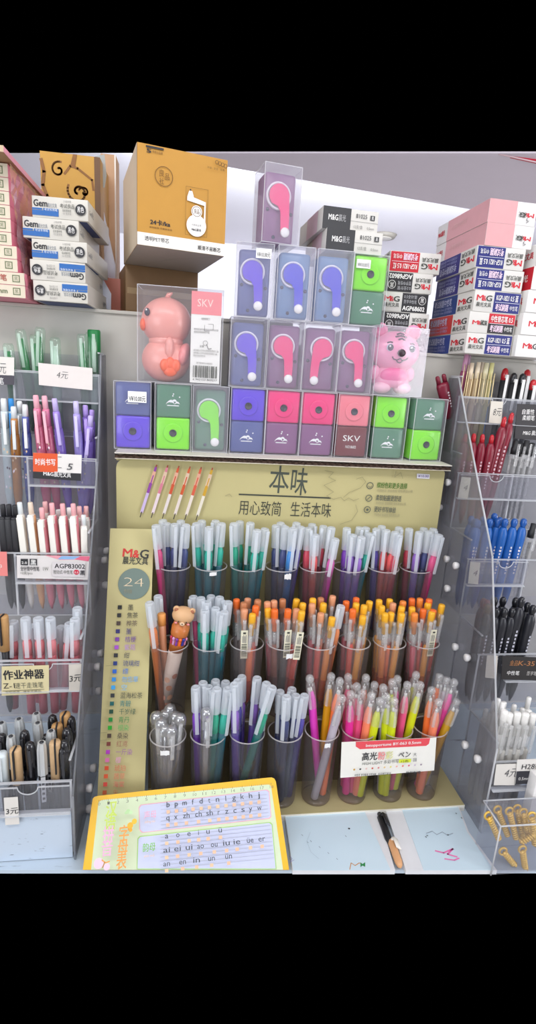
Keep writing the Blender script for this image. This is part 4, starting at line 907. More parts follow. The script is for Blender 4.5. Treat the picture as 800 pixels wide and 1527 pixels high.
def rack(label,x0,x1,end,divs,screws,notches):
    cx=(x0+x1)/2; O=Vector((cx,RFY[4],CT)); t=thing('acrylic_rack',label,'pen rack',O+Vector((0,0,.0006)))
    def part(mb,n,par=None,lab=None): return mb.build(n,par or t,lab,loc=-O if par is None else (0,0,0))
    trays=[]
    for i in range(5):
        y=RFY[i]; yb=(BACK if i==0 else RFY[i-1]-.004); z0,z1=FL[i],RZT[i]
        mb=MB(); mb.box(x0,y,z0,x1,y+.003,z1,ACR); mb.box(x0,y+.003,z0,x1,yb,z0+.003,ACR)
        mb.box(x0,y-.0003,z1-.0012,x1,y+.0032,z1+.0006,AED); mb.box(x0,y-.0003,z0,x1,y+.0005,z0+.0012,AED)
        xe=x1-.003 if end>0 else x0; mb.box(xe,y+.003,z0+.003,xe+.003,yb,z1+.035,ACR); mb.box(xe,y-.0004,z0,xe+.003,y+.0004,z1,AED); mb.box(xe,yb-.001,z0,xe+.003,yb,z1+.035,AED); mb.box(xe,y,z1+.034,xe+.003,yb,z1+.036,AED)
        tr=part(mb,'tray'); trays.append(tr)
        # label strip with a thumb notch
        zb=z1-STR; ys=y-.0062
        for (a,b,nx) in notches[i]:
            pts=[(a,zb),(b,zb),(b,z1-.002)]; r=.0135
            if nx is not None:
                pts+= [(nx+r,z1-.002)]+[(nx+r*math.cos(q),z1-.002-r*.85*math.sin(q)) for q in (PI*k/8 for k in range(1,8))]+[(nx-r,z1-.002)]
            pts.append((a,z1-.002))
            mb=MB(); mb.prism(pts,ys,ys+.0012,ACR,'y'); mb.box(a,ys-.0002,zb-.0015,b,y+.0002,zb+.0008,AED); mb.box(a,ys-.0004,z1-.0028,(nx-r) if nx else b,ys+.0014,z1-.0016,AED)
            if nx: 
                mb.box(nx+r,ys-.0004,z1-.0028,b,ys+.0014,z1-.0016,AED); mb.tube([(nx+r*math.cos(q),ys,z1-.002-r*.85*math.sin(q)) for q in (PI*k/12 for k in range(13))],.0009,AED,5)
            mb.box(a,ys-.0034,zb-.0016,b,ys+.0006,zb-.0004,AED); part(mb,'label_strip')
        for dx in divs[i]:
            mb=MB(); mb.box(dx-.0013,y+.003,z0+.003,dx+.0013,yb,z1,ACR); mb.box(dx-.0014,y-.0004,z0,dx+.0014,y+.003,z1,AED); part(mb,'divider')
    # end panel
    xp=x1+.0005 if end>0 else x0-.0035
    poly=[(BACK,CT+.001),(.655,CT+.001),(.655,-.54),(.755,-.262),(.905,-.06),(.955,.012),(BACK,.012)]
    if end>0: poly=[(BACK,CT+.001),(.654,CT+.001),(.654,-.590),(.742,-.436),(.822,-.296),(.902,-.158),(.944,-.02),(.950,.012),(BACK,.012)]
    mb=MB(); mb.prism(poly,xp,xp+.003,ACRD,'x')
    for a,b in zip(poly[1:],poly[2:]): mb.tube([(xp+.0015,a[0],a[1]),(xp+.0015,b[0],b[1])],.0016,AED if end<0 else CL('#e8e8ec',.5,'#c9ccd2',.1),6)
    part(mb,'end_panel')
    if end>0: part(MB().box(x0,RFY[4]-.0025,CT+.001,x1-.002,RFY[4]-.0008,RZT[4]-STR-.003,PANELM()),'base_panel')
    part(MB().box(x0,BACK+.0003,FL[4],x1,BACK+.003,.010,ACR),'back_panel')
    xs=x1+.0037 if end>0 else x0-.0037
    for px,py in screws:
        p=atX(px,py,xs); mb=MB(); mb.lathe([(0,.0052),(.004,.0066),(.0075,.0066),(.009,.0050),(.0095,0)],M('#eceaea',.35),14); s=1 if end>0 else -1
        mb.v=[(xs+s*v[2],p.y+v[0],p.z+v[1]) for v in mb.v]; part(mb,'screw')
    return t
XL0,XL1=-.43,-.158; XR0,XR1=.478,.80
XEL=[-.158]*5
ld=lambda i,xs:[atY(x,y,RFY[i]).x for x,y in xs]
nL=lambda i,x,y: atY(x,y,RFY[i]).x
rack('stepped clear acrylic pen rack on the left side holding five tiers of pens',XL0,XL1,1,
 [ld(0,((20,560),)),ld(1,((41,690),)),ld(2,((23,845),)),[],[]],
 [(165,690),(168,734),(155,822),(152,836),(153,873),(146,975),(141,995),(143,1031),(135,1146),(129,1176),(129,1207)],
 [[(nL(0,22,560),XL1-.002,nL(0,109,545))],[(nL(1,43,690),XL1-.002,nL(1,85,680))],[(nL(2,24,840),XL1-.002,None)],[(XL0,XL1-.002,nL(3,66,993))],[(XL0,XL1-.002,nL(4,44,1185))]])
rack('stepped clear acrylic pen rack on the right side holding red blue and black pens',XR0,XR1,-1,
 [ld(0,((770,620),)),ld(1,((762,730),)),ld(2,((782,860),)),[],[]],
 [(672,720),(659,757),(670,834),(684,844),(671,878),(683,965),(701,981),(698,1111),(717,1132)],
 [[(XR0+.002,XR1,nL(0,742,600))],[(XR0+.002,XR1,nL(1,737,720))],[(XR0+.002,nL(2,781,860),nL(2,751,845))],[(nL(3,755,990),XR1,nL(3,765,980))],[(XR0+.002,XR1,None)]])
# ================================================================ pens of the racks
def p_pencil(c,c2,clear=False):
    r=pen_root('mechanical_pencil'); m=M(c,.3,coat=.2)
    MB().lathe([(0,.001),(.003,.0015),(.012,.0042),(.030,.0062),(.105,.0064),(.112,.0056)],CL(c,.8,c,.1,.8,.3,90) if clear else m,12).build('barrel',r)
    MB().lathe([(.1122,.0052),(.130,.0050),(.133,.0046)],m,12).build('upper_barrel',r)
    MB().lathe([(.1332,.0040),(.147,.0038),(.149,.003),(.149,0)],M(c2,.35),12).build('press_button',r)
    MB().box(-.0022,-.0092,.092,.0022,-.0078,.131,M(c2,.35),.0006).box(-.0022,-.0082,.126,.0022,-.005,.131,M(c2,.35)).build('clip',r)
    P=MB(); rr=random.Random(hsh(c)%50)
    for k in range(7):
        a=-.6+1.2*rr.random(); z=.035+.06*rr.random(); q=.0066; P.add([(q*math.sin(a+dx),-q*math.cos(a+dx),z+dz) for dx,dz in ((-.2,0),(0,-.002),(.2,0),(0,.002))],[(0,1,2,3)],M(('#e8c8a0','#f6e6f0','#5a4a58')[k%3],.5))
    P.build('print',r); return r
def p_flatclip(c,btn,clip='#f3efe6',body2=None):
    r=pen_root('click_pen'); m=M(c,.4)
    MB().lathe([(0,.0012),(.010,.0042),(.028,.0058),(.128,.0060),(.132,.0055)],m,12).build('barrel',r)
    MB().lathe([(.1322,.0040),(.148,.0038),(.149,.0032),(.149,0)],M(btn,.4),12).build('press_button',r)
    mb=MB(); mb.box(-.0050,-.0100,.076,.0050,-.0076,.131,M(clip,.45),.0012); mb.box(-.0042,-.0085,.122,.0042,.004,.1335,M(clip,.45),.0012); mb.build('clip',r,'broad flat clip'); return r
def p_cap(kind):
    r=pen_root('capped_pen'); bm_=M('#222327',.35)
    MB().lathe([(0,.002),(.01,.0045),(.095,.0056)],bm_,12).build('barrel',r)
    if kind=='silver':
        SV=M('#d8dcde',.28,.4); n=16; mb=MB(); vs=[];fs=[]; prof=[(.095,.0072),(.128,.0070),(.136,.0056)]
        for z,rad in prof:
            for k in range(n): rr_=rad*(1 if k%2 else .86); vs.append((rr_*math.cos(2*PI*k/n),rr_*math.sin(2*PI*k/n),z))
        for i in range(2):
            for k in range(n): fs.append((i*n+k,i*n+(k+1)%n,(i+1)*n+(k+1)%n,(i+1)*n+k))
        fs.append(tuple(2*n+k for k in range(n))); mb.add(vs,fs,SV); cp=mb.build('cap',r,'fluted silver cap')
        MB().lathe([(.1362,.0030),(.1368,.0030)],M('#3a3c40',.4),10).build('cap_plug',cp)
        P=Print((-.003,-.0060,.06),(1,0,0),(0,0,1),.006,.034); P.nrect(0,0,1,1,PAPER('#d9dadc')); 
        for k in range(4): P.nrect(.2,.1+.2*k,.8,.2+.2*k,BLK)
        P.build('label',r)
    elif kind in('wood','tan'):
        c='#d9b487' if kind=='wood' else '#c89a63'
        cp=MB().lathe([(.090,.0078),(.135,.0078),(.137,.0070),(.137,0)],M(c,.5,noise=.2,scale=90),18).build('cap',r,'wood coloured cap')
        mb=MB(); mb.box(-.0012,-.0110,.100,.0012,-.0078,.1375,BLK,.0004); mb.box(-.0012,-.0100,.1372,.0012,.004,.1385,BLK,.0004); mb.build('clip',cp)
    elif kind=='white':
        cp=MB().lathe([(.090,.0074),(.133,.0074),(.1365,.006),(.1365,0)],M('#dbe6ea',.35),16).build('cap',r); MB().box(-.0016,-.0098,.1,.0016,-.0078,.134,M('#cfd8dc',.3),.0004).build('clip',cp)
    else:
        cp=MB().lathe([(.088,.0072),(.128,.0072),(.134,.0058),(.1365,.0030),(.1365,0)],M('#1d1d21',.2,coat=.5),16).build('cap',r); MB().box(-.0016,-.0098,.095,.0016,-.0076,.130,M('#3a3b40',.25),.0004).build('clip',cp)
    return r
def p_bottle(c,cap,txt='#e6dfe2',ball=True):
    """moulded pen with round shoulders, a slim neck and a ball shaped top"""
    r=pen_root('ballpoint_pen'); m=M(c,.38,coat=.15); k=M(cap,.3,coat=.3)
    MB().lathe([(0,.0015),(.010,.0045),(.026,.0066),(.095,.0074),(.118,.0086),(.127,.0082),(.133,.0062),(.136,.0044)],m,14).build('barrel',r)
    mb=MB()
    if ball: mb.lathe([(.1362,.0044),(.138,.0046),(.1415,.0058),(.146,.0055),(.149,.0032),(.1498,0)],k,14)
    else: mb.lathe([(.1362,.0044),(.142,.0044),(.147,.0038),(.149,.0022),(.1498,0)],k,14)
    mb.build('press_button',r)
    P=MB(); q=.0090; rr=random.Random(3)
    for j in range(9):
        z=.062+.0052*j; w_=.12+.10*rr.random(); P.add([(q*math.sin(a),-q*math.cos(a),zz) for a,zz in ((-w_,z),(w_,z),(w_,z+.003),(-w_,z+.003))],[(0,1,2,3)],M(txt,.5))
    P.build('lettering',r)
    return r
def p_clearblack():
    r=pen_root('retractable_pen'); mb=MB(); mb.lathe([(0,.002),(.012,.0052),(.118,.0058)],GLASS2,12,closed=False); mb.build('barrel',r)
    MB().lathe([(.01,.0016),(.11,.002)],BLK,8).build('refill',r); MB().lathe([(.1182,.0050),(.128,.0052),(.130,.0038),(.140,.0036),(.141,0)],BLK,12).build('press_button',r)
    MB().box(-.002,-.0092,.10,.002,-.0078,.136,GLASS2,.0004).build('clip',r); return r
def p_goldclip(c,c2):
    r=pen_root('click_pen'); MB().lathe([(0,.0016),(.012,.0048),(.118,.0056),(.122,.0048)],CL(c,.7,c,.1,.8),12).build('barrel',r)
    MB().lathe([(.122,.0044),(.134,.0044),(.149,.0038),(.149,0)],M(c2,.35),12).build('press_button',r)
    mb=MB(); g=[(-.0036,-.0072,.132),(-.0036,-.0085,.10),(-.0030,-.0092,.084),(0,-.0094,.079),(.0030,-.0092,.084),(.0036,-.0085,.10),(.0036,-.0072,.132)]; mb.tube(g,.0008,M('#ecd9aa',.3,.25),6); mb.build('clip',r,'looped gold wire clip'); return r
def p_whiteclip(top):
    r=pen_root('click_pen'); MB().lathe([(0,.0016),(.012,.0050),(.128,.0062)],BLK,12).build('barrel',r)
    MB().lathe([(.1282,.0060),(.138,.0064),(.146,.0052),(.149,.002),(.1492,0)],M(top,.35,coat=.3),12).build('press_button',r)
    MB().box(-.0030,-.0096,.080,.0030,-.0080,.138,M('#ecebea',.35),.0006).box(-.003,-.0085,.132,.003,-.005,.138,M('#ecebea',.35)).build('clip',r,'white clip'); return r
def p_twin(c):
    r=pen_root('twin_top_pen'); m=M(c,.35,coat=.2); MB().lathe([(0,.004),(.004,.010),(.085,.0125),(.092,.011),(.094,.0)],m,16,sy=.6).build('barrel',r)
    for s in (-1,1): MB().lathe([(.090,.0042),(.108,.0040),(.112,.003),(.1135,0)],m,12,(s*.0065,0,0)).build('ear_tip',r)
    P=MB()
    for j in range(6): P.add([(x,-.0077,z) for x,z in ((.003,.03+.007*j),(.006,.03+.007*j),(.006,.034+.007*j),(.003,.034+.007*j))],[(0,1,2,3)],M('#d8c8cc',.5))
    P.build('lettering',r); return r
TN=['top','second','third','fourth','bottom']
def tier(side,i,items,xlim=None):
    """items: (px,py,depth behind the tray front, proto, length, description, lean px)"""
    seen={}
    rows=[]
    for it in items:
        p=atY(it[0],it[1],RFY[i]+it[2])
        if side=='right' and p.x<XR0+.012: p.x=XR0+.012
        if side=='left' and p.x>XL1-.012: p.x=XL1-.012
        rows.append((it,p)); seen.setdefault(it[5],[]).append(p.x)
    for it,p in rows:
        xs=sorted(seen[it[5]]); o=nth_from_left(xs.index(p.x),len(xs))
        lean=it[6] if len(it)>6 else 0
        ln=p.z-FL[i]-.0045; base=Vector((p.x-lean*.001*1.0,min(p.y+.004,(BACK if i==0 else RFY[i-1])-.014),FL[i]+.0045))
        L=max(ln,.02)
        place(it[3],f'{o} {it[5]}, {TN[i]} tier of {side} rack'.strip(),it[7] if len(it)>7 else 'pen',f'pens in the {TN[i]} tier of the {side} rack',base,p,it[4],(random.random()-.5)*.5)
FAT.update({'marker_pen':1.35,'mechanical_pencil':1.15,'click_pen':1.0,'ballpoint_pen':1.0})
def p_marker(c,dark,plug=None):
    r=pen_root('marker_pen'); MB().lathe([(0,.004),(.002,.0058),(.09,.006)],CL('#dff0e6',.4,dark,.1,1),12,closed=False).build('barrel',r)
    MB().lathe([(.006,.0046),(.104,.0052),(.114,.0040),(.136,.0020)],M(c,.3),10).build('refill',r)
    mb=MB(); 
    if plug: mb.lathe([(.088,.0070),(.118,.0072),(.119,.0076),(.147,.0078),(.149,.007),(.149,0)],M(plug,.4),14)
    else: mb.lathe([(.088,.0068),(.135,.0064),(.145,.0062),(.149,.0046),(.149,0)],CL('#f4fff8',.09,'#ffffff',.08,1.6),14,closed=False)
    cp=mb.build('cap',r); MB().box(-.0018,-.0100,.095,.0018,-.0086,.143,CL('#f4fff8',.45,'#f0fff6',.1),.0004).build('clip',cp); return r
mk1=proto(p_marker,'#0f8a48','#0c6a3c'); mk2=proto(p_marker,'#0f8a48','#0c6a3c','#0b7a3c'); mk3=proto(p_marker,'#e4efe8','#cfe0d8')
D='green marker with a clear cap'
tier('left',0,[(30,491,.023,mk1,.149,D,-16),(52,499,.021,mk1,.149,D,-3),(60,488,.024,mk1,.149,D,14),(82,503,.021,mk3,.149,'pale clear marker'),(122,498,.021,mk1,.149,D,-5),(134,496,.028,mk1,.149,D,2),(144,500,.020,mk3,.149,'pale clear marker'),(157,493,.022,mk2,.149,'green marker with a solid green cap',-1),(12,512,.02,mk1,.149,D,-5)])
pp=proto(p_pencil,'#ea86a8','#f4b6c4',True); pl=proto(p_pencil,'#a68be6','#cbbcf0',True); pv=proto(p_pencil,'#8a6ccc','#b49ae0',True); pb=proto(p_pencil,'#b9a9f0','#d6cdf6',True); pw=proto(p_pencil,'#d8e4e8','#eef2f2',True); po=proto(p_pencil,'#c98a4a','#e6ecee',True); pn=proto(p_pencil,'#5a6ab8','#eef0f2',True); pc=proto(p_pencil,'#a9c6d8','#2f8fd8',True)
D='mechanical pencil'
tier('left',1,[(53,589,.014,pp,.149,'pink '+D,-10),(66,590,.016,pp,.149,'pink '+D,-14),(81,594,.014,pl,.149,'lilac '+D,-18),(113,598,.014,pb,.149,'pale lilac '+D,-6),(127,604,.024,pv,.149,'violet '+D,-4),(143,620,.016,pl,.149,'lilac '+D,14),(150,640,.018,pb,.149,'pale lilac '+D,22),(139,611,.028,pv,.149,'violet '+D,6),(58,603,.027,pp,.149,'pink '+D,-8),(5,594,.016,pw,.149,'pale '+D),(16,594,.022,pc,.149,'blue topped '+D,2),(20,606,.014,po,.149,'amber '+D,2),(37,603,.016,pn,.149,'indigo '+D),(29,598,.027,pw,.149,'pale '+D)])
fw=proto(p_flatclip,'#e8e4da','#e8eef0'); fo=proto(p_flatclip,'#dfa878','#f0dcc8'); fp=proto(p_flatclip,'#e58a94','#f4b4b8'); fq=proto(p_flatclip,'#eaa0a8','#f4bcbc'); fb=proto(p_flatclip,'#1e1e22','#2a2a2e','#26262a'); fc=proto(p_flatclip,'#e6e4e0','#f2efec','#e9e6e2')
D='pink cream clipped click pen'
tier('left',2,[(29,749,.014,fw,.149,'white cream clipped click pen',-9),(45,749,.014,fo,.149,'tan cream clipped click pen',-10),(62,757,.014,fp,.149,D,-8),(77,750,.014,fp,.149,D,-9),(93,751,.014,fp,.149,D,-9),(109,751,.014,fp,.149,D,-9),(67,748,.034,fq,.149,'rose click pen in the back',-6),(87,760,.03,fc,.149,'cream click pen in the back',-6),(103,757,.034,fc,.149,'cream click pen in the back',-5),(118,755,.034,fq,.149,'rose click pen in the back',-5),(132,768,.018,fw,.149,'white cream clipped click pen',2),(137,755,.04,fq,.149,'rose click pen in the back',2),(127,764,.045,fp,.149,D,2),
 (4,752,.014,fb,.149,'black click pen',-2),(13,752,.014,fb,.149,'black click pen',-2),(22,753,.014,fb,.149,'black click pen',-2)])
g1=proto(p_gel,'#f08a90','#d86a74'); 
D='pink gel pen with a frosted cap'
wdp=proto(p_cap,'tan')
tier('left',3,[(4,918,.02,wdp,.137,'tan capped pen',0),(20,926,.03,g1,.1495,D,8),(38,921,.016,g1,.1495,D,0),(57,921,.016,g1,.1495,D,0),(75,921,.016,g1,.1495,D,0),(104,929,.024,g1,.1495,D,16),(119,906,.034,g1,.1495,D,2),(114,922,.016,g1,.1495,D,4),(48,932,.045,g1,.1495,D,-3),(91,934,.05,g1,.1495,D,3)])
cs,cw,ct_,cb,cwh=[proto(p_cap,k) for k in ('silver','wood','tan','black','white')]
S,W_,B_='gel pen with a fluted silver cap','gel pen with a wood coloured cap','gel pen with a glossy black cap'
tier('left',4,[(2,1077,.055,cs,.137,S,-2),(16,1097,.030,cs,.137,S,-4),(28,1071,.060,cs,.137,S,-5),(36,1089,.040,cb,.137,B_,-3),(44,1106,.018,cb,.137,B_,-2),(54,1063,.066,cs,.137,S,-4),(56,1077,.048,cs,.137,S,-6),(62,1106,.014,cs,.137,S,2),(23,1116,.014,cw,.137,W_,0),(3,1122,.014,cwh,.137,'gel pen with a pale blue cap',0),(78,1066,.064,cb,.137,B_,0),(85,1081,.044,ct_,.137,'gel pen with a tan cap',2),(97,1064,.060,ct_,.137,'gel pen with a tan cap',0),(110,1068,.058,cb,.137,B_,0),(76,1089,.030,cs,.137,S,6),(82,1106,.014,cw,.137,W_,0),(101,1085,.032,cb,.137,B_,0),(106,1103,.016,cb,.137,B_,0),(12,1110,.045,cb,.137,B_,0),(93,1112,.014,cb,.137,B_,0),(2,1094,.04,cb,.137,B_,0),(68,1095,.05,cb,.137,B_,2)])
# right rack
tw=proto(p_twin,'#7c1630')
p0=atY(667,590,.972); 
place(tw,'dark red twin topped pen leaning left at the left end of the right rack','pen','x' and None,(p0.x+.014,.976,FL[0]+.062),atY(657,559,.972),.1135,.1)
gcs=[('#b9648c','#c890b0','mauve'),('#b06a90','#caa0c0','mauve'),('#e0c49a','#f0dcc0','peach'),('#e6cfa6','#f2e2c8','peach'),('#dfc7b0','#f0e0cc','peach'),('#dcd2b0','#ece4c0','cream'),('#d9cf90','#e8e2a0','pale yellow'),('#6aa6dc','#4a90e0','blue')]
tier('right',0,[(x,y,d,proto(p_goldclip,a,b),.149,f'{n} pen with a looped gold clip',l) for (a,b,n),(x,y,d,l) in zip(gcs,((691,526,.016,5),(700,530,.026,6),(705,541,.014,4),(715,540,.016,3),(721,540,.024,2),(727,541,.016,2),(735,541,.018,1),(734,545,.030,0)))]
 +[(755,549,.024,proto(p_whiteclip,'#c8202a'),.149,'red topped white clipped pen',2),(768,556,.018,proto(p_whiteclip,'#2a2a2e'),.149,'black pen with a white clip',1),(781,557,.018,proto(p_whiteclip,'#2a2a2e'),.149,'black pen with a white clip',0),(788,551,.026,proto(p_whiteclip,'#c8202a'),.149,'red topped white clipped pen',0),(797,566,.018,proto(p_whiteclip,'#c8202a'),.149,'red topped white clipped pen',0)])
rb=proto(p_bottle,'#861a30','#c01a28','#d8b8c0',False); rb2=proto(p_bottle,'#7a1a34','#a8203a','#d0b0b8',False); ck=proto(p_clearblack)
D='dark red pen with a bright red tip'
tier('right',1,[(708,646,.014,rb,.1498,D,-2),(721,647,.014,rb,.1498,D,-2),(735,648,.014,rb,.1498,D,2),(754,621,.016,rb,.1498,D,16),(765,615,.022,rb,.1498,D,18),(684,646,.016,rb2,.1498,'dark red pen behind the end panel',0),(692,652,.026,rb2,.1498,'dark red pen behind the end panel',0)]
 +[(x,y,.015+.006*(k%2),ck,.141,'clear pen with a black top',0) for k,(x,y) in enumerate(((771,656),(779,660),(787,656),(795,660)))])
bb=proto(p_bottle,'#1f62b4','#1c58a8'); D='bright blue ball topped pen'
tier('right',2,[(722,770,.030,bb,.1498,D,0),(732,773,.014,bb,.1498,D,4),(739,765,.036,bb,.1498,D,2),(744,773,.022,bb,.1498,D,6),(755,773,.014,bb,.1498,D,7),(769,773,.014,bb,.1498,D,8),(783,773,.014,bb,.1498,D,8),(747,771,.05,bb,.1498,D,0),(686,773,.016,bb,.1498,'blue pen behind the end panel',0),(697,769,.03,bb,.1498,'blue pen behind the end panel',0),(705,773,.014,bb,.1498,'blue pen behind the end panel',0),(714,775,.02,bb,.1498,'blue pen behind the end panel',2),
 (797,780,.014,ck,.141,'clear pen with a black top',4)])
kb=proto(p_bottle,'#23242b','#1d1e24','#c8c8d4'); kr=proto(p_bottle,'#4a2a34','#6a2430','#b8a8b0'); D='black ball topped pen'
tier('right',3,[(739,890,.036,kb,.1498,D,0),(742,906,.014,kb,.1498,D,4),(752,890,.045,kb,.1498,D,0),(754,906,.014,kb,.1498,D,4),(766,906,.016,kb,.1498,D,5),(771,891,.034,kb,.1498,D,3),(780,890,.014,kb,.1498,D,8),(789,898,.03,kb,.1498,D,4),(797,902,.014,kb,.1498,D,8),(707,892,.03,kr,.1498,'dark red pen behind the end panel',0),(720,894,.02,kr,.1498,'dark red pen behind the end panel',0),(729,900,.014,kb,.1498,'black pen behind the end panel',0)])
wc=proto(p_flatclip,'#e9e7e2','#f4f3f0','#f3f2ee'); wc2=proto(p_click,'#f4f2ee','#c8c4bc',False); D='white click pen'
tier('right',4,[(711,1043,.034,wc,.149,D,-2),(727,1048,.022,wc,.149,D,-2),(738,1047,.045,wc,.149,D,0),(748,1059,.014,wc2,.1518,'clear white retractable pen',0),(753,1047,.05,wc,.149,D,0),(761,1063,.014,wc2,.1518,'clear white retractable pen',0),(768,1051,.045,wc,.149,D,0),(773,1062,.016,wc2,.1518,'clear white retractable pen',0),(785,1063,.014,wc2,.1518,'clear white retractable pen',2),(790,1040,.05,wc,.149,D,2),(796,1064,.02,wc2,.1518,'clear white retractable pen',3),(780,1056,.05,wc,.149,D,0),(720,1058,.06,wc,.149,D,0)])
# ================================================================ price cards on the racks
def pcard(label,i,quad,base='#ece8e2',draw=None,dy=.0078,name='price_card'):
    Y=RFY[i]-dy; o=atY((quad[2][0]+quad[3][0])/2,(quad[2][1]+quad[3][1])/2,Y); t=thing(name,label,'price card',o)
    pts=[atY(x,y,Y)-o for x,y in quad]; MB().prism([(p.x,p.z) for p in pts][::-1],0,.0005,M(base,.6,spec=.2),'y').build('card',t)
    P=Print((0,Y,0),(1,0,0),(0,0,1))
    if draw: draw(P); ob=P.build('print',t); ob.location=-o
    return t
HAND=M('#4a4a4e',.6)
pcard('white card with handwritten 4元 on the green marker tier',0,((57,541),(138,549),(138,582),(58,574)),'#e8e0dc',lambda P:P.ptxt('4元',84,563,101,564.5,9,HAND,-.012,.2))
pcard('white card cut off by the left edge over a black label',0,((-40,530),(21,533),(21,560),(-40,557)),'#e8e2dc',lambda P:(P.ptxt('4元',-8,555,9,556,13,HAND,-.01,.2)))
pcard('black label under the white card at the left edge',0,((-40,557.5),(21,560.5),(21,574),(-40,572)),'#55525a',lambda P:P.ptxt('中性笔',-24,571,6,572.5,8,WHT))
def d(P):
    P.ppoly([(49.5,675),(86,676.5),(86,704.5),(49.5,703)],M('#e2592a',.5)); P.ptxt('时尚书写',53,692.5,83,693.5,8,WHT,.012)
    P.ppoly([(49.5,703),(121,706),(121,717),(49.5,713)],M('#2a2a2e',.5)); P.ptxt('M&G',65,708.5,80,709.5,5.5,WHT,.015); P.ptxt('晨光文具',81,710,106,711.5,6.5,WHT,.008)
    P.ptxt('5',100,700,107,700.5,10,HAND,.005,.2); P.pline([(87,681),(92,681.2)],.8,GD); P.pline([(87,697),(92,697.2)],.8,GD)
pcard('orange white and black price card with a handwritten 5',1,((49.5,675),(122,678.5),(121,717),(49.5,713)),'#ece8e4',d)
def d(P):
    P.ppoly([(66,828),(135,829.5),(133,834),(90,835)],M('#e9a0ac',.5)); P.ppoly([(92,829),(120,829.5),(110,834),(86,834)],M('#8ab4e0',.5)); P.ppoly([(120,829.5),(135,829.8),(132,837),(112,834)],M('#dc6a86',.5))
    P.ppoly([(31,833),(42,833.2),(42,843),(31,842.5)],GD); P.ptxt('2.0',32.5,840.5,40.5,840.8,4,WHT); P.ppoly([(44.5,833),(55.5,833.2),(55.5,843),(44.5,842.5)],GD); P.ptxt('黑',46,841.5,54,842,7,WHT,.01)
    P.ptxt('全针管中性笔',31,850,59,850.6,5.5,GD,.01); P.ptxt('12支/pcs',31.5,855.5,49,856,4,G3)
    P.ppoly([(79,837),(128,838),(126,860),(78,859)],M('#d9d3d4',.5)); P.ptxt('AGP83002',82,846.5,127,847.5,7.5,GD,.012); P.ptxt('按动式·中性笔',80,854.5,109,855,5,G3); u,v=P.uv(114.5,852.5); P.disc(u,v,4*P.sc(114,852),M('#cf2f4a',.5)); P.ptxt('0.5',111.5,854,117.5,854.2,3,WHT); P.ptxt('黑',120,856,127,856.3,6,GD,.01); P.ptxt('1W',65,850,73,850,6,G3)
pcard('grey AGP83002 product card below the cream clip pens',2,((25,828),(135,829.5),(132.5,864.5),(25.5,862)),'#e0dbd9',d)
pcard('coral pink card at the left edge of the third tier',2,((-30,822),(10,823),(11.5,859),(-30,858)),'#e88a86',lambda P:P.ptxt('中',-3,848,3,848,7,WHT))
def d(P):
    P.ptxt('作业神器',5.5,1012.5,66,1010,12.5,GD,.02); P.ptxt('Z-1',5.5,1026.5,22.5,1025.8,9,GD,-.002); P.ptxt('速干走珠笔',23,1026,65,1024.5,8,G3,-.006); P.pline([(4.5,1030),(66,1027.5)],.6,GD); P.ptxt('书写顺滑 · 速干不晕染',8,1034,62,1032,3.6,G3)
pcard('cream yellow card with big black characters below the pink frosted pens',3,((2.5,994),(73,992),(73,1034),(2.5,1037.5)),'#d9cda2',d)
pcard('small card with handwritten 3元 on the fourth tier',3,((102.5,991),(122,990.5),(121,1031),(103,1032)),'#cfc8be',lambda P:P.ptxt('3元',104,1016.5,122,1014.5,10,GD,.002,.15))
pcard('small card with handwritten 3元 on the bottom tier',4,((5.5,1190),(26.5,1188.5),(29,1229),(8,1230.5)),'#e2ded8',lambda P:P.ptxt('3元',9,1214,27.5,1212,9.5,GD,.002,.15))
pcard('small white card with handwritten 8元 beside the gold clipped pens',0,((733,598),(751,599),(748,632),(729.5,630.5)),'#e2dcd0',lambda P:P.ptxt('8元',735,619,747,619.5,10,GD,-.004,.2))
def d(P): P.ptxt('自重性',779,617,797,617.6,6,WHT,.006); P.ptxt('柔顺笔',779,626,797,626.6,6,WHT,.006); P.ptxt('M&G 晨光',780,648,803,648.8,5.5,WHT,.01)
pcard('dark grey product card at the right edge of the top tier',0,((772,602),(840,605),(840,659),(768,654)),'#4c4a4c',d)
pcard('small tag with handwritten 4 above the bright blue pens',1,((689,711),(703,712.5),(698,744),(683.5,742)),'#dcd8cc',lambda P:P.ptxt('4',691,731,696.5,731.4,9,HAND,-.006,.15))
pcard('small tag with handwritten 4 above the black pens',2,((702,838),(717,839),(713.5,871.5),(698.5,870)),'#dcd8cc',lambda P:P.ptxt('4',705,858,711,858.4,9,HAND,-.006,.15))
pcard('blank tag above the white click pens',3,((727,977),(743,978),(741,1012),(724,1010.5)),'#d9d2c8')
def d(P): P.ptxt('K-35',773,992,797,993,8,M('#b0784a',.5),.006); P.ptxt('金品',760,991.5,772,992,7,M('#b0784a',.5)); P.ptxt('中性笔',756,1005.5,774,1006,5.5,WHT,.006); P.ptxt('签字笔',785,1006,800,1006.5,5.5,M('#c8c4c0',.5))
pcard('dark card with copper lettering at the right of the fourth tier',3,((750,978),(840,982),(840,1016),(748,1013)),'#3a3838',d,.0092)
def d(P): P.ptxt('4元',751.5,1158,772,1157,13,HAND,-.004,.15)
pcard('white card with handwritten 4元 below the white click pens',4,((741,1140),(771,1139),(768,1171),(737,1171)),'#e2ddd6',d)
def d(P): P.ppoly([(771,1150),(840,1148),(840,1168),(769,1169)],M('#33333a',.5)); P.ptxt('H28',778,1147,797,1146,9,GD,.004); P.ptxt('按动中性笔',797.5,1145.5,830,1144,8,GD); P.ptxt('0.5mm / 中性笔',773,1163,815,1161,5.5,WHT)
pcard('white over dark H28 card at the right of the bottom tier',4,((772,1133),(840,1130),(840,1168),(769,1169)),'#e6e2dc',d,.0092)
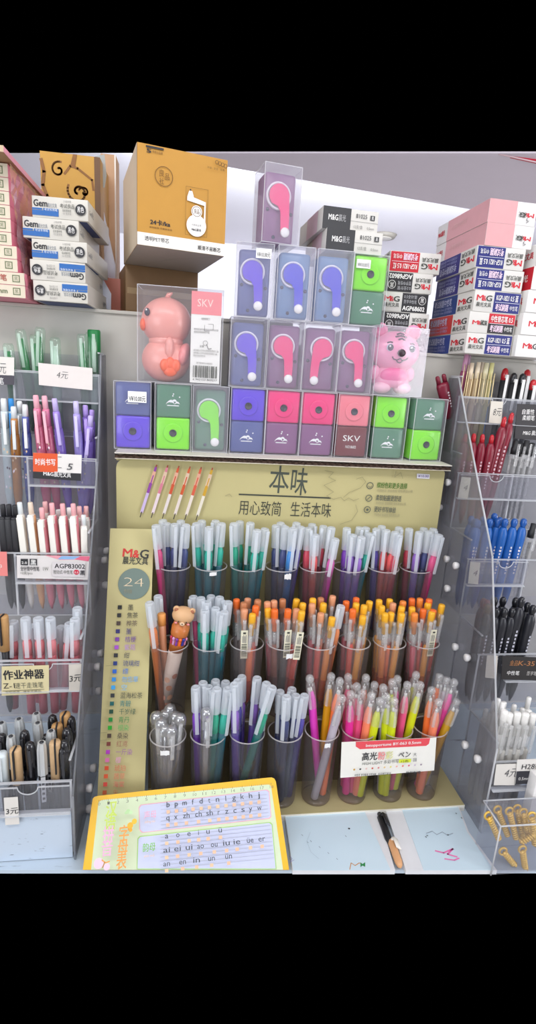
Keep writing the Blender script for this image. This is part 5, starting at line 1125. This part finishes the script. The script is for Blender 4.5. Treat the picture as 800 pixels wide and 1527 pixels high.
# ================================================================ things lying on the counter
# ---- pinyin learning board
A=Vector((0,.700,-.622)); B0=Vector((0,.612,-.694)); sv=(A-B0).normalized(); nn=Vector((1,0,0)).cross(sv)
corner=atP(140,1188,A,nn)
t=thing('learning_board','yellow framed pinyin alphabet board leaning on the cups at the lower left','board',B0+Vector((atP(275,1297,A,nn).x,0,0))); TO=B0+Vector((atP(275,1297,A,nn).x,0,0))
def bend(P,n,par=t,lab=None):
    o=P.build(n,par,lab); o.location=-TO; return o
def pp3(pts,off): return [atP(x,y,A,nn)+nn*off for x,y in pts]
def slab(pts,o0,o1,m):
    a=pp3(pts,o0); b=pp3(pts,o1); n=len(pts); mb=MB(); mb.add(a+b,[tuple(range(n)),tuple(range(n,2*n))[::-1]]+[(i,i+n,(i+1)%n+n,(i+1)%n) for i in range(n)],m); return mb
outer=[(123.5,1297),(137.5,1196),(138.5,1191),(141.5,1188),(146,1186.8),(400,1159.6),(405.5,1159.3),(409.5,1161),(411.8,1165.5),(431.5,1297)]
inner=[(136,1297),(146.5,1200),(147.5,1196),(150.5,1193.8),(155,1192.6),(397,1170.2),(401.5,1170),(404,1172),(405,1175.5),(422.5,1297)]
bend(slab(outer,-.006,0,M('#f0ba08',.4)),'frame')
bend(slab(inner,-.001,.0004,M('#d6e4c0',.5)),'sheet')
P=Print(B0,(1,0,0),sv,eps=.0006)
LV=M('#ccd2ec',.5); PKL=M('#eeb4c4',.5); GRL=M('#a9d873',.5); GL=M('#b9bccb',.6); TXM=M('#3d444e',.6); ORA=M('#edc2a0',.6)
def panel(q,edge):
    P.ppoly(q,edge); cx=sum(p[0] for p in q)/len(q); cy=sum(p[1] for p in q)/len(q)
    P.ppoly([(x+(1.2 if x<cx else -1.2),y+(1.2 if y<cy else -1.2)) for x,y in q],LV)
panel([(208,1238),(207,1204),(210,1200),(398,1177.5),(402,1180),(405,1218),(402,1221),(212,1242)],PKL)
panel([(204,1296.5),(205.5,1250),(208.5,1247),(403,1226),(406.5,1229),(412.5,1296.5)],GRL)
lerp=lambda a,b,f:(a[0]+(b[0]-a[0])*f,a[1]+(b[1]-a[1])*f)
for k in range(7): P.pline([lerp((240,1202),(240.5,1236),k/6),lerp((398,1185),(401,1217),k/6)],.5,GL)
for k in range(9): P.pline([lerp((240,1249),(239,1296),k/8),lerp((403,1231),(409,1279),k/8)],.5,GL)
def row(items,dy,h=6):
    for s,x,y in items:
        w=4.9*len(s) if s not in('f','t','l','i','j','r') else 2.8
        if s in ('m','w'): w=6.5
        if s in ('l','i'): w=1.0
        P.ptxt(s,x-w/2,y+h*.45,x+w/2,y+h*.45-w*.1,h*1.25,TXM,.002)
        P.ppoly([(x-2.4,y+dy-2.6),(x+2.6,y+dy-3.1),(x+2.8,y+dy+2),(x-2.2,y+dy+2.5)],ORA if (int(x)%3) else M('#e9c9a4',.6))
row([(s,251+12.25*k,1201.5-1.28*k) for k,s in enumerate('bpmfdtnlgkhj')],10)
row([(s,x,1221.5-(x-250)*.105) for s,x in zip(('q','x','zh','ch','sh','r','z','c','s','y','w'),(250.5,262.5,278,296,312.5,326,338,350,362,373,386))],10)
row([(s,x,1249-(x-249)*.11) for s,x in zip('aoeiuü',(249,265.5,282,296,310,328))],10)
row([(s,x,1270-(x-249)*.115) for s,x in zip(('ai','ei','ui','ao','ou','iu','ie','üe','er'),(249,265,282,299,319,337,352.5,372,389))],10)
row([(s,x,1290.5-(x-249)*.12) for s,x in zip(('an','en','in','un','ün'),(249,272.5,293,315,340))],9)
P.ptxt('声母',216,1223,234,1221,8,M('#eba6c0',.5)); P.ptxt('shēng mǔ',217,1230,232,1228.4,3.5,ORA); P.ptxt('韵母',214,1271,232.5,1269,8.5,M('#7cc24a',.5),.006); P.ptxt('yùn mǔ',216,1280,231,1278.6,3.5,ORA)
YG=M('#c6dc5a',.5); PK2=M('#eab4d4',.5); OG=M('#eca24a',.5)
for s,x,y,w,m in (('汉',160,1219,16,YG),('语',158,1238.5,16,YG),('拼',155.5,1257,16,PK2),('音',153.5,1277,16,PK2),('字',179.5,1255.5,14,OG),('母',177.5,1275.5,14.5,OG),('表',175.5,1296,14.5,OG)): P.ptxt(s,x,y,x+w,y-w*.1,16.5,m,.012)
for x,y,r,c in ((196,1233.5,4.2,'#f0b428'),(202,1227.5,3.6,'#f0c030'),(196.5,1240,2.6,'#e8a828'),(193,1213,3,'#b8dca0'),(197,1214.5,2.6,'#c4e4b0'),(190,1215,2,'#b8dca0'),(150,1289,7,'#f0cfe0'),(162,1294,4.5,'#f0cfe0')):
    u,v=P.uv(x,y); P.disc(u,v,r*P.sc(x,y),M(c,.5),18)
P.pline([(155,1284),(160,1288),(166,1286)],1.6,OG); P.pline([(159,1287),(156,1295)],1.4,M('#b0703a',.5))
for k in range(19):
    x,y=lerp((150.5,1200),(400,1177),k/18); P.pline([lerp((150.5,1196.5),(400,1173.8),k/18),(x,y-.8)],.6,G3); P.ptxt(str(k),x-1.6,y+4.6,x+1.8*len(str(k)),y+4.3,4,G3,-.01)
    if k<18: 
        for j in range(1,5): q=lerp((150.5,1196.5),(400,1173.8),(k+j/5)/18); P.pline([q,(q[0],q[1]+1.6)],.35,G9)
bend(P,'print')
# ---- two framed boards and the pens between them
BZ=-.6915
BLUEB=M('#cfe4f0',.3,noise=.04,scale=8); FRW=M('#e4e6ea',.4)
def board(label,quad,inner,doodle):
    pts=[atZ(x,y,BZ) for x,y in quad]; cx=sum(p.x for p in pts)/len(pts); cy=sum(p.y for p in pts)/len(pts)
    t=thing('drawing_board',label,'board',(cx,cy,CT+.0003)); O=Vector((cx,cy,CT+.0003))
    mb=MB(); mb.prism([(p.x-cx,p.y-cy) for p in pts],0,BZ-CT-.0012,FRW,'z'); mb.build('frame',t)
    q=[atZ(x,y,BZ) for x,y in inner]; mb=MB(); mb.prism([(p.x-cx,p.y-cy) for p in q],BZ-CT-.0014,BZ-CT-.0003,BLUEB,'z'); mb.build('writing_surface',t)
    P=Print((0,0,BZ),(1,0,0),(0,1,0)); doodle(P); o=P.build('doodle',t); o.location=-O; return t
GRM=M('#2a8a4a',.5); PKM=M('#f07ab8',.5); OGM=M('#d8902a',.5); DGM=M('#6a7a8a',.6)
def d1(P):
    P.pline([(522,1297),(524,1287),(530,1291),(536,1287),(542,1290)],1.0,OGM); P.ppoly([(538,1286),(541,1289),(545,1286),(545,1293),(541,1291),(538,1293.5)],GRM)
    u,v=P.uv(521,1236); P.disc(u,v,1.5*P.sc(521,1236),GD,10)
    P.pline([(432,1277),(436,1281),(433,1286),(439,1283)],.6,M('#8a8ac0',.6))
    for a in range(7):
        x,y=450+13*a%70,1245+9*a%43; P.pline([(x,y),(x+2,y+2)],.6,DGM)
    P.pline([(463,1242),(458,1256),(464,1272),(476,1282)],.35,M('#a9bfcc',.6))
board('pale blue board with a white edge and a green bow doodle beside the yellow board',[(425,1215),(563,1206.5),(590,1297),(437,1297)],[(425.5,1216),(543.5,1208.5),(583,1297),(437.5,1297)],d1)
def d2(P):
    P.pline([(650,1269),(662,1272),(676,1266),(668,1274),(682,1278)],2.4,PKM); P.pline([(664,1281),(678,1283),(685,1280)],2.0,PKM); P.pline([(636,1243),(645,1240),(652,1245),(660,1241),(668,1246),(676,1243)],.8,M('#8a98a8',.6))
    for x,y in ((635,1248),(637,1246),(680,1213),(668,1245),(688,1220)): P.pline([(x,y),(x+1.5,y+1)],1.2,GD)
board('pale blue board with a white edge and a pink doodle beside the right rack',[(575,1205),(684,1199.5),(700,1240),(742,1297),(606,1297)],[(600,1206.5),(683.5,1202),(697,1240),(737,1297),(632.5,1297)],d2)
# pens lying in the gap between the boards
def lie(label,fn,a,b,L,z=CT+.0085):
    p=atZ(a[0],a[1],z); q=atZ(b[0],b[1],z); place(fn,label,'pen','pens lying between the two boards',q,p,L,PI*.2)
lie('black pen lying in the gap between the two boards',fb,(566,1213),(583,1260),.149)
lie('wood toned pen lying lower in the gap between the two boards',fo,(582,1250),(598,1294),.149)
# ---- clear bin with gold twisted charms
x0=atZ(722,1290,-.69).x; 
bx0,bx1,by0,by1,bz=.452,.560,.582,.630,-.612
t=thing('clear_bin','small clear plastic bin of gold twisted charms before the right rack','bin',((bx0+bx1)/2,by0,CT+.0004)); w=bx1-bx0; d=by1-by0; h=bz-CT
mb=MB(); casebox(mb,w,h,d,ACR,.0015); 
mb.v=mb.v[:]; mb.build('bin',t)
mb=MB()
for a,b in (((-w/2,0,h),(w/2,0,h)),((-w/2,d,h),(w/2,d,h)),((-w/2,0,h),(-w/2,d,h)),((w/2,0,h),(w/2,d,h)),((-w/2,0,0),(-w/2,0,h))): mb.tube([a,b],.0012,AED,6)
mb.build('rim',t)
GOLD=M('#eec45e',.25,.4,noise=.05)
def charm(label,top,bot,Y,Y2=None):
    Y-=.010; Y2-=.010; a=atY(top[0],top[1],Y); b=atY(bot[0],bot[1],Y2); 
    d=b-a; L=d.length; d.normalize(); ux=(Vector((1,0,0))-d*d.x).normalized(); uy=d.cross(ux)
    t=thing('gold_charm',label,'charm',a,group='gold charms in the clear bin'); t.location=b+Vector((0,0,CZ))
    def W(x,y,z): return ux*x+uy*y-d*(L-z)
    mb=MB(); n=int((L-.012)/.00045)
    mb.tube([W(.0034*math.cos(.75*k),.0034*math.sin(.75*k),.011+(L-.012)*k/n) for k in range(n+1)],.0017,GOLD,6)
    mb.tube([W(0,0,.008+(L-.009)*k/4) for k in range(5)],.0027,GOLD,8)
    mb.build('twisted_shaft',t)
    mb=MB(); mb.tube([W(.0058*math.cos(2*PI*k/14),0,.0055+.0058*math.sin(2*PI*k/14)) for k in range(14)],.0018,GOLD,6,closed=True); mb.build('ring',t)
for lb,a,b,Y,Y2 in (('gold twisted charm leftmost in the bin, leaning right',(727,1212),(745,1252),.620,.612),('gold twisted charm second from left at the back of the bin',(741,1203),(758,1246),.636,.630),('gold twisted charm in the middle of the bin',(759,1205),(771,1252),.628,.622),('gold twisted charm standing tallest right of the middle',(771,1201),(780,1250),.634,.628),('gold twisted charm at the right of the upright ones',(780,1207),(789,1246),.624,.620),('gold twisted charm lying across the right of the bin',(806,1240),(776,1257),.606,.606),('gold twisted charm leaning left at the right edge of the photo',(793,1212),(799,1262),.612,.606),('gold twisted charm lying low at the left of the bin',(748,1266),(768,1290),.606,.604),('gold twisted charm lowest at the front of the bin',(779,1262),(784,1296),.602,.600)): charm(lb,a,b,Y,Y2)
t,P,_=carton('white box with a dark opening at the lower right edge',.578,CT+.0004,.6325,.085,.124,.018,0,'#efecea',name='small_box')
P.nrect(.22,.35,.80,.80,M('#3a3434',.6)); P.build('dark_opening',t)

# ================================================================ view
w=bpy.data.worlds.new('World'); SC.world=w; w.use_nodes=True; w.node_tree.nodes['Background'].inputs[0].default_value=(0,0,0,1)
vs=SC.view_settings; SC.display_settings.display_device='sRGB'; vs.view_transform='Standard'; vs.look='None'; vs.exposure=-0.27; vs.gamma=1; vs.use_curve_mapping=False
SC.cycles.transparent_max_bounces=64; SC.cycles.max_bounces=10; SC.cycles.glossy_bounces=3; SC.cycles.transmission_bounces=4; SC.cycles.diffuse_bounces=3
SC.cycles.caustics_reflective=False; SC.cycles.caustics_refractive=False; SC.cycles.sample_clamp_indirect=4; SC.cycles.use_denoising=True
